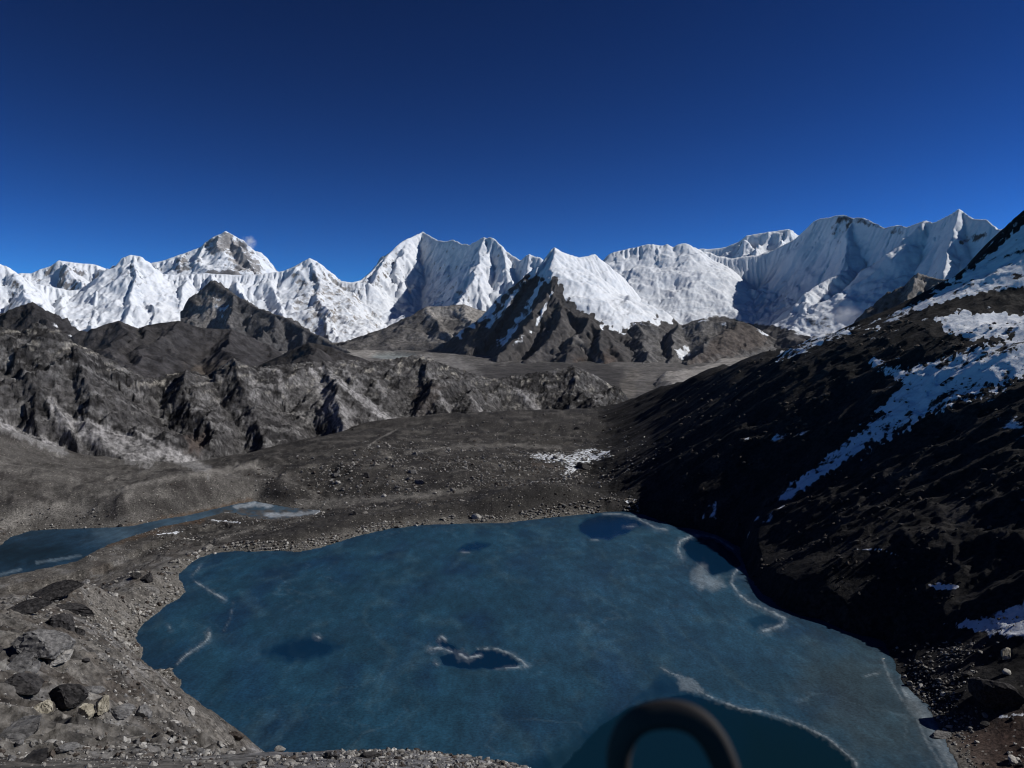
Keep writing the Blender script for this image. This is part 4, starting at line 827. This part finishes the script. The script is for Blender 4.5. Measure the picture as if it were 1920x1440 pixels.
# the ones that can be told apart: pixel, width in pixels, kind, shape, label
NAMED = [
 (40, 1150, 80, 'dark', 1, 'long dark slab of the left outcrop, farthest left above the shadowed ledge', (.1, -.35, .5)),
 (96, 1122, 92, 'dark', 1, 'tilted dark outcrop block reaching highest above the left shore slope', (.1, -.4, .45)),
 (130, 1152, 70, 'dark', 1, 'dark flat-topped rock on the lake side of the left outcrop', (.25, .1, .3)),
 (98, 1178, 66, 'dark', 3, 'dark rock with a pale lit top below the left outcrop block', None),
 (128, 1190, 34, 'dark', 3, 'small dark rock at the lower end of the left outcrop', None),
 (60, 1230, 86, 'grey', 0, 'broad grey boulder under the dark left outcrop', None),
 (90, 1250, 50, 'white', 1, 'whitish broken rock leaning on the broad grey boulder', None),
 (16, 1258, 66, 'grey', 2, 'flat pale grey slab tilted at the left edge of the picture', (.35, -.3, .7)),
 (22, 1305, 60, 'dark', 0, 'dark boulder at the left edge below the tilted slab', None),
 (66, 1338, 46, 'cream', 3, 'cream-coloured rock left of the shadowed gap between boulders', None),
 (106, 1325, 60, 'dark', 0, 'dark boulder between two cream rocks on the left', None),
 (146, 1342, 40, 'cream', 0, 'upright cream rock in the middle of the left boulder row', None),
 (176, 1330, 44, 'cream', 1, 'pointed cream rock at the lake end of the boulder row', None),
 (150, 1305, 48, 'grey', 1, 'grey ledge with a pale rim above the cream rocks', None),
 (212, 1340, 44, 'grey', 0, 'rounded blue-grey boulder right of the cream rocks', None),
 (252, 1346, 40, 'grey', 3, 'second rounded grey boulder right of the cream rocks, nearer the lake', None),
 (108, 1422, 44, 'grey', 1, 'block-shaped grey rock alone on bare gravel near the bottom left', (.1, .05, .9)),
 (14, 1384, 90, 'grey', 2, 'wide flat grey slab low at the left edge', (.2, -.2, .6)),
 (40, 1430, 60, 'dark', 2, 'dark slab at the bottom left corner', (.2, -.2, .8)),
 (303, 1310, 26, 'pale', 0, 'pale grey boulder on the stony spit at the left shore', None),
 (344, 1341, 24, 'white', 0, 'white boulder at the waterline below the stony spit', None),
 (347, 1436, 20, 'white', 3, 'small white rock at the bottom edge left of the lake', None),
 (238, 1153, 12, 'white', 0, 'small bright stone on bare ground right of the dark outcrop', None),
 (166, 1175, 24, 'grey', 1, 'single grey rock just right of the dark outcrop', None),
 (267, 1090, 26, 'dark', 0, 'dark craggy boulder on the rise between the two lakes', None),
 (246, 1083, 22, 'dark', 3, 'lesser dark rock left of the craggy boulder between the lakes', None),
 (383, 1031, 20, 'pale', 0, 'pale boulder above the top left corner of the main lake', None),
 (396, 1041, 9, 'white', 0, 'white stone at the water in the top left corner of the main lake', None),
 (218, 988, 9, 'dark', 0, 'dark stone on the far shore of the small lake', None),
 (893, 973, 20, 'white', 0, 'whitish boulder standing at the far shore of the main lake', None),
 (830, 975, 18, 'pale', 1, 'low pale rock on the far shore left of the whitish boulder', None),
 (661, 965, 13, 'dark', 0, 'dark round boulder on the flat gravel left of the far shore', None),
 (681, 963, 15, 'pale', 1, 'pale rock beside the dark round boulder on the gravel flat', None),
 (728, 862, 20, 'pale', 1, 'large pale slanting boulder, highest on the left of the moraine slope', None),
 (777, 852, 15, 'pale', 3, 'tall pale boulder right of the slanting one on the moraine', None),
 (787, 907, 22, 'grey', 0, 'big grey boulder at the middle of the moraine slope', None),
 (772, 888, 15, 'grey', 0, 'grey boulder upslope of the big one in the middle of the moraine', None),
 (684, 894, 17, 'dark', 0, 'dark boulder on the left part of the moraine slope', None),
 (628, 899, 14, 'pale', 0, 'pale boulder farthest left on the moraine slope', None),
 (837, 839, 10, 'pale', 1, 'pale boulder on the faint track across the upper moraine', None),
 (1094, 880, 34, 'dark', 0, 'dark boulder in the middle of the snow patch', None),
 (1085, 806, 24, 'dark', 1, 'dark crag low on the upper moraine left of the hillside', None),
 (692, 1424, 46, 'dark', 1, 'square dark block on the near gravel crest', (.05, .05, .2)),
 (616, 1424, 34, 'dark', 0, 'dark rock left of the square block on the near gravel crest', None),
 (800, 1398, 46, 'brown', 1, 'brown rock forming the highest point of the near gravel crest', (.1, .1, .2)),
 (425, 1386, 40, 'brown', 1, 'brown blunt rock at the bend of the near shore', None),
 (1669, 1240, 13, 'white', 0, 'white-tipped stone on the ice at the right shore', None),
 (1662, 1222, 14, 'dark', 0, 'dark stone on the ice just above the white-tipped one', None),
 (1713, 1272, 10, 'white', 3, 'small bright white stone alone on brown ground right of the lake', None),
 (1744, 1290, 12, 'white', 0, 'whitish stone downslope of the lone bright stone on the right', None),
 (1740, 1304, 14, 'pale', 1, 'pale flat stone near the ice shelf on the right shore', None),
 (1893, 1312, 84, 'dark', 0, 'big boulder casting a long shadow at the right edge, its shaded side coloured dark', None),  # shaded body of a pale-topped boulder, the shade put into dark stone
 (1905, 1268, 30, 'cream', 1, 'cream-coloured piece standing for the sunlit top of the big boulder at the right edge', None),  # sunlit top of the same boulder, painted as a separate cream piece
 (1786, 1386, 44, 'grey', 2, 'flat grey slab beside the ice shelf at the bottom right', (.05, .1, .2)),
]
hx, hy, hz, hD = hit([(n[0], n[1]) for n in NAMED])
for n, x, y, z, D in zip(NAMED, hx, hy, hz, hD):
    s = n[2] / F_PX * D * .5 * (1.05 if n[0] < 270 and n[2] > 18 else 1)
    if n[0] == 1905: z += s * 1.9
    boulder(BIG[n[3]][n[4]], x, y, z, s, n[5], rot=n[6], sink=.14)

# many alike: the larger ones singly, the small ones together
GX_, GY_, GZ_ = GXX
QX, QY = proj(GX_, GY_, GZ_); GD = np.hypot(GX_, GY_)
SD1 = poly_sd(GX_, GY_, shore); SD2 = poly_sd(GX_, GY_, shore2)
dry = (SD1 > .6) & (SD2 > .6)
def pick(mask, n, rng):
    # evenly over the picture: weight each grid vertex by the ground it stands for in the picture
    m = mask & (fbm(GX_ / 26, GY_ / 26, 3, rng.integers(999)) + .35 * rng.random(mask.shape) > .12)
    idx = np.flatnonzero((m if m.sum() > 400 else mask).ravel()); return idx[rng.integers(0, len(idx), n)]
def scatter_singles(mask, n, px_lo, px_hi, kinds, label, group):
    idx = pick(mask, n, RNG)
    for i in idx:
        x, y, z, D = GX_.ravel()[i], GY_.ravel()[i], GZ_.ravel()[i], GD.ravel()[i]
        s = (px_lo + (px_hi - px_lo) * RNG.random() ** 3.5) / F_PX * D * .5
        k = kinds[RNG.integers(len(kinds))]
        boulder(ROCKS[k][RNG.integers(6)], x + RNG.normal() * .3, y + RNG.normal() * .3, z, s, label, group)
in_z = lambda poly, **k: zone(QX, QY, poly, **k) > .5
mor = dry & in_z([(560, 880), (720, 830), (900, 845), (1160, 850), (1150, 905), (900, 915), (700, 935), (560, 920)]) & (GD > 430)
scatter_singles(mor, 52, 5, 17, ['pale', 'grey', 'white', 'pale'], 'pale angular boulder strewn on the dark moraine slope beyond the main lake', 'boulders strewn on the moraine slope')
lsl = dry & in_z([(60, 1090), (330, 1040), (300, 1150), (250, 1200), (250, 1280), (330, 1310), (420, 1430), (60, 1440), (200, 1300), (180, 1180)]) & (GD < 330)
scatter_singles(lsl, 80, 6, 22, ['pale', 'grey', 'white', 'grey', 'brown'], 'pale stone lying on the gravel slope left of the main lake', 'stones on the left shore slope')
bank = dry & in_z([(-20, 1210), (120, 1200), (230, 1260), (280, 1340), (330, 1400), (260, 1445), (-20, 1445)]) & (GD < 200) & (GD > 38)
scatter_singles(bank, 34, 12, 48, ['grey', 'dark', 'grey', 'pale', 'brown'], 'broken angular slab in the rubble bank at the bottom left', 'angular slabs in the left rubble bank')
rsl = dry & in_z([(1670, 1210), (1900, 1200), (1920, 1440), (1820, 1440), (1720, 1310)]) & (GD < 260)
scatter_singles(rsl, 38, 6, 20, ['pale', 'white', 'grey', 'dark'], 'stone lying on the brown ground right of the main lake', 'stones on the right shore')
crz = dry & in_z([(470, 1420), (600, 1415), (800, 1392), (1000, 1440), (1000, 1500), (470, 1500)]) & (GD < 60) & (GD > 22)
scatter_singles(crz, 48, 10, 34, ['pale', 'grey', 'white', 'dark'], 'broken grey stone of the gravel crest nearest the viewer', 'stones on the near gravel crest')

def stones(name, label, masks, parent_mat):
    V = []; Fc = []; MI = []; base = []
    import bmesh
    for sd in range(5):
        bm = bmesh.new(); bmesh.ops.create_icosphere(bm, subdivisions=1, radius=1)
        r = np.random.default_rng(sd + 40); co = np.array([v.co[:] for v in bm.verts])
        co = co * (1 + r.normal(size=(len(co), 1)) * .22) * np.array([1, .85, .62])
        base.append((co, np.array([[v.index for v in f.verts] for f in bm.faces]))); bm.free()
    off = 0
    for mask, n, lo, hi in masks:
        for i in pick(mask, n, RNG):
            co, fa = base[RNG.integers(5)]
            D = GD.ravel()[i]; s = (lo + (hi - lo) * RNG.random() ** 3.0) / F_PX * D * .5
            a = RNG.random() * 6.283; ca, sa = math.cos(a), math.sin(a)
            p = co * s * RNG.uniform(.75, 1.3, 3); p = np.stack([p[:, 0] * ca - p[:, 1] * sa, p[:, 0] * sa + p[:, 1] * ca, p[:, 2]], 1)
            st = .5 * D / F_PX * 2
            V.append(p + [GX_.ravel()[i] + RNG.normal() * st, GY_.ravel()[i] + RNG.normal() * st * 2, GZ_.ravel()[i] + s * .2]); Fc.append(fa + off); off += len(co)
            MI.append(np.full(len(fa), RNG.integers(len(parent_mat))))
    V = np.concatenate(V).astype(np.float32); Fc = np.concatenate(Fc).astype(np.int32); MI = np.concatenate(MI).astype(np.int32)
    me = bpy.data.meshes.new(name); me.vertices.add(len(V)); me.vertices.foreach_set('co', V.ravel())
    me.loops.add(Fc.size); me.loops.foreach_set('vertex_index', Fc.ravel()); me.polygons.add(len(Fc))
    me.polygons.foreach_set('loop_start', np.arange(0, Fc.size, 3, dtype=np.int32)); me.polygons.foreach_set('loop_total', np.full(len(Fc), 3, np.int32))
    for m in parent_mat: me.materials.append(RM[m])
    me.polygons.foreach_set('material_index', MI); me.polygons.foreach_set('use_smooth', np.zeros(len(Fc), bool)); me.update(calc_edges=True)
    o = bpy.data.objects.new(name, me); C.objects.link(o); tag(o, label, 'stones', kind='stuff')
hillm = in_z([(1250, 760), (1450, 650), (1700, 600), (1920, 600), (1920, 1180), (1660, 1200), (1400, 1080), (1250, 990), (1200, 960)]) & dry & (GD > 180) & (GD < 800)
far_shore = dry & (SD1 < 9) & (SD1 > .6) & (GD > 330) & (QX < 1200) & (QX > 350)
l_shore = dry & (SD1 < 7) & (SD1 > .6) & (QX < 600) & (GD < 360)
stones('stones', 'loose pale stones and gravel lying over the moraine and the shores',
       [(mor, 2400, 1.8, 7), (dry & in_z([(480, 880), (760, 800), (1160, 760), (1240, 840), (1180, 960), (700, 990), (480, 960)]) & (GD > 380), 2600, 1.6, 6), (far_shore, 1500, 2.2, 8), (l_shore, 1300, 2.5, 11), (lsl, 3600, 2, 9), (rsl, 900, 2.5, 7), (crz, 5200, 3, 16), (dry & (GD < 62) & (GD > 20) & (QX > -40) & (QX < 520) & (QY > 1385), 2600, 2.5, 17),
        (dry & in_z([(0, 960), (500, 880), (620, 960), (400, 1030), (150, 1050), (0, 1010)]) & (GD > 300), 900, 2, 5), (dry & in_z([(0, 1090), (200, 1050), (420, 1030), (300, 1440), (0, 1440)]) & (GD < 330), 2200, 2.5, 7)], ['pale', 'grey', 'white', 'pale', 'brown'])
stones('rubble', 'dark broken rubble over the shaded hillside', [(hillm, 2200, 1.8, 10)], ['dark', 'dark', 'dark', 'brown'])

# ------------------------------------------------------------------ the strap in front of the lens
def strap():
    m, n, l, p = node_mat('black_webbing')
    co = n.new('ShaderNodeTexCoord').outputs['Object']
    g = noise_n(n, l, co, 900, 2, .5)
    mx = n.new('ShaderNodeMix'); mx.data_type = 'RGBA'; l.new(g, mx.inputs[0]); mx.inputs[6].default_value = (.009, .007, .0065, 1); mx.inputs[7].default_value = (.022, .017, .016, 1)
    l.new(mx.outputs[2], p.inputs['Base Color']); p.inputs['Roughness'].default_value = .8
    path = [(1290, 2500), (1280, 2100), (1250, 1800), (1195, 1600), (1168, 1500), (1158, 1440), (1162, 1398), (1180, 1362), (1210, 1344), (1250, 1338), (1285, 1343), (1315, 1360), (1338, 1388), (1354, 1420), (1368, 1460), (1378, 1520), (1375, 1620), (1340, 1800), (1300, 2100), (1296, 2500)]
    P = np.array(path, float)
    # smooth the path
    for _ in range(2):
        Q = np.empty((2 * len(P) - 2, 2)); Q[0::2] = .75 * P[:-1] + .25 * P[1:]; Q[1::2] = .25 * P[:-1] + .75 * P[1:]; P = np.vstack([P[:1], Q, P[-1:]])
    dep = .5
    pts = []
    for i, (x, y) in enumerate(P):
        dx, fy, uz = ray(x, y); k = dep + .012 * math.sin(i / len(P) * math.pi * 2) 
        pts.append(np.array([float(dx) * k, float(fy) * k, float(uz) * k]))
    pts = np.array(pts); V = []; F = []; K = 12
    view = np.array([0, CP, -SP])
    for i, c in enumerate(pts):
        t = pts[min(i + 1, len(pts) - 1)] - pts[max(i - 1, 0)]; t /= np.linalg.norm(t)
        s = np.cross(t, view); s /= np.linalg.norm(s); u = np.cross(s, t)
        tw = .9 * math.sin(i / len(pts) * math.pi * 2.0 - .4); a, b = s * math.cos(tw) + u * math.sin(tw), -s * math.sin(tw) + u * math.cos(tw)
        for j in range(K):
            q = 2 * math.pi * j / K
            cs, sn = math.cos(q), math.sin(q)
            V.append(c + a * .0088 * math.copysign(abs(cs) ** .6, cs) + b * .0046 * math.copysign(abs(sn) ** .8, sn))
    for i in range(len(pts) - 1):
        for j in range(K): F.append((i * K + j, i * K + (j + 1) % K, (i + 1) * K + (j + 1) % K, (i + 1) * K + j))
    F.append(tuple(range(K))[::-1]); F.append(tuple((len(pts) - 1) * K + j for j in range(K)))
    me = bpy.data.meshes.new('strap_loop'); me.from_pydata([tuple(v) for v in V], [], F); me.materials.append(m)
    for f in me.polygons: f.use_smooth = True
    o = bpy.data.objects.new('strap_loop', me); C.objects.link(o)
    tag(o, 'dark out-of-focus loop of strap at the bottom edge in front of the lake', 'strap')
strap()

# ------------------------------------------------------------------ blown snow at the far summits
def plume(name, label, px, py, D, size, dens, seed):
    import bmesh
    bm = bmesh.new(); bmesh.ops.create_icosphere(bm, subdivisions=3, radius=1)
    r = np.random.default_rng(seed)
    for v in bm.verts:
        q = np.array(v.co[:]); k = 1 + .25 * float(perlin(np.array([q[0] * 2 + seed]), np.array([q[1] * 2 + q[2] * 2]), seed)[0]); v.co = v.co * k
    me = bpy.data.meshes.new(name); bm.to_mesh(me); bm.free()
    m = bpy.data.materials.new(name); m.use_nodes = True; n = m.node_tree.nodes; l = m.node_tree.links
    n.remove(n['Principled BSDF']); v = n.new('ShaderNodeVolumePrincipled'); v.inputs['Color'].default_value = (.99, .99, 1, 1); v.inputs['Anisotropy'].default_value = 0
    co = n.new('ShaderNodeTexCoord').outputs['Object']
    ln = n.new('ShaderNodeVectorMath'); ln.operation = 'LENGTH'; l.new(co, ln.inputs[0])
    nz = noise_n(n, l, co, 1.6, 4, .6)
    f = math_n(n, l, 'MULTIPLY', ramp_n(n, l, ln.outputs['Value'], .2, 1.0, 1, 0), ramp_n(n, l, nz, .4, .65, 0, 1))
    l.new(math_n(n, l, 'MULTIPLY', f, dens), v.inputs['Density']); l.new(v.outputs[0], n['Material Output'].inputs['Volume'])
    me.materials.append(m)
    o = bpy.data.objects.new(name, me); C.objects.link(o); o.location = at(px, py, D); o.scale = size
    tag(o, label, 'cloud', kind='stuff')
plume('cloud', 'thin plume of blown snow right of the tallest pale summit', 466, 455, 18900, (210, 150, 200), .010, 3)
plume('cloud', 'soft snow dust at the foot of the long shaded wall', 1582, 590, 7900, (190, 110, 110), .010, 5)

# ------------------------------------------------------------------ the thin air between here and the far range
def haze():
    lo = min(float(np.array([c[2] for c in o.bound_box]).min()) + o.location.z for o in SC.objects if o.type == 'MESH' and o.get('kind') == 'structure') - 1
    hi = max(float(np.array([c[2] for c in o.bound_box]).max()) + o.location.z for o in SC.objects if o.type == 'MESH' and o.get('kind') == 'structure') + 80
    x, y0, y1 = 16500, -900, 22500
    V = [(-x, y0, lo), (x, y0, lo), (x, y1, lo), (-x, y1, lo), (-x, y0, hi), (x, y0, hi), (x, y1, hi), (-x, y1, hi)]
    me = bpy.data.meshes.new('haze'); me.from_pydata(V, [], [(3, 2, 1, 0), (4, 5, 6, 7), (0, 1, 5, 4), (1, 2, 6, 5), (2, 3, 7, 6), (3, 0, 4, 7)])
    m = bpy.data.materials.new('haze'); m.use_nodes = True; n = m.node_tree.nodes; l = m.node_tree.links
    n.remove(n['Principled BSDF']); v = n.new('ShaderNodeVolumePrincipled'); v.inputs['Color'].default_value = (.72, .84, 1, 1); v.inputs['Density'].default_value = 2.2e-6
    l.new(v.outputs[0], n['Material Output'].inputs['Volume']); me.materials.append(m)
    o = bpy.data.objects.new('haze', me); C.objects.link(o); tag(o, 'thin blue mountain air in front of the far range', 'haze', kind='stuff')
haze()
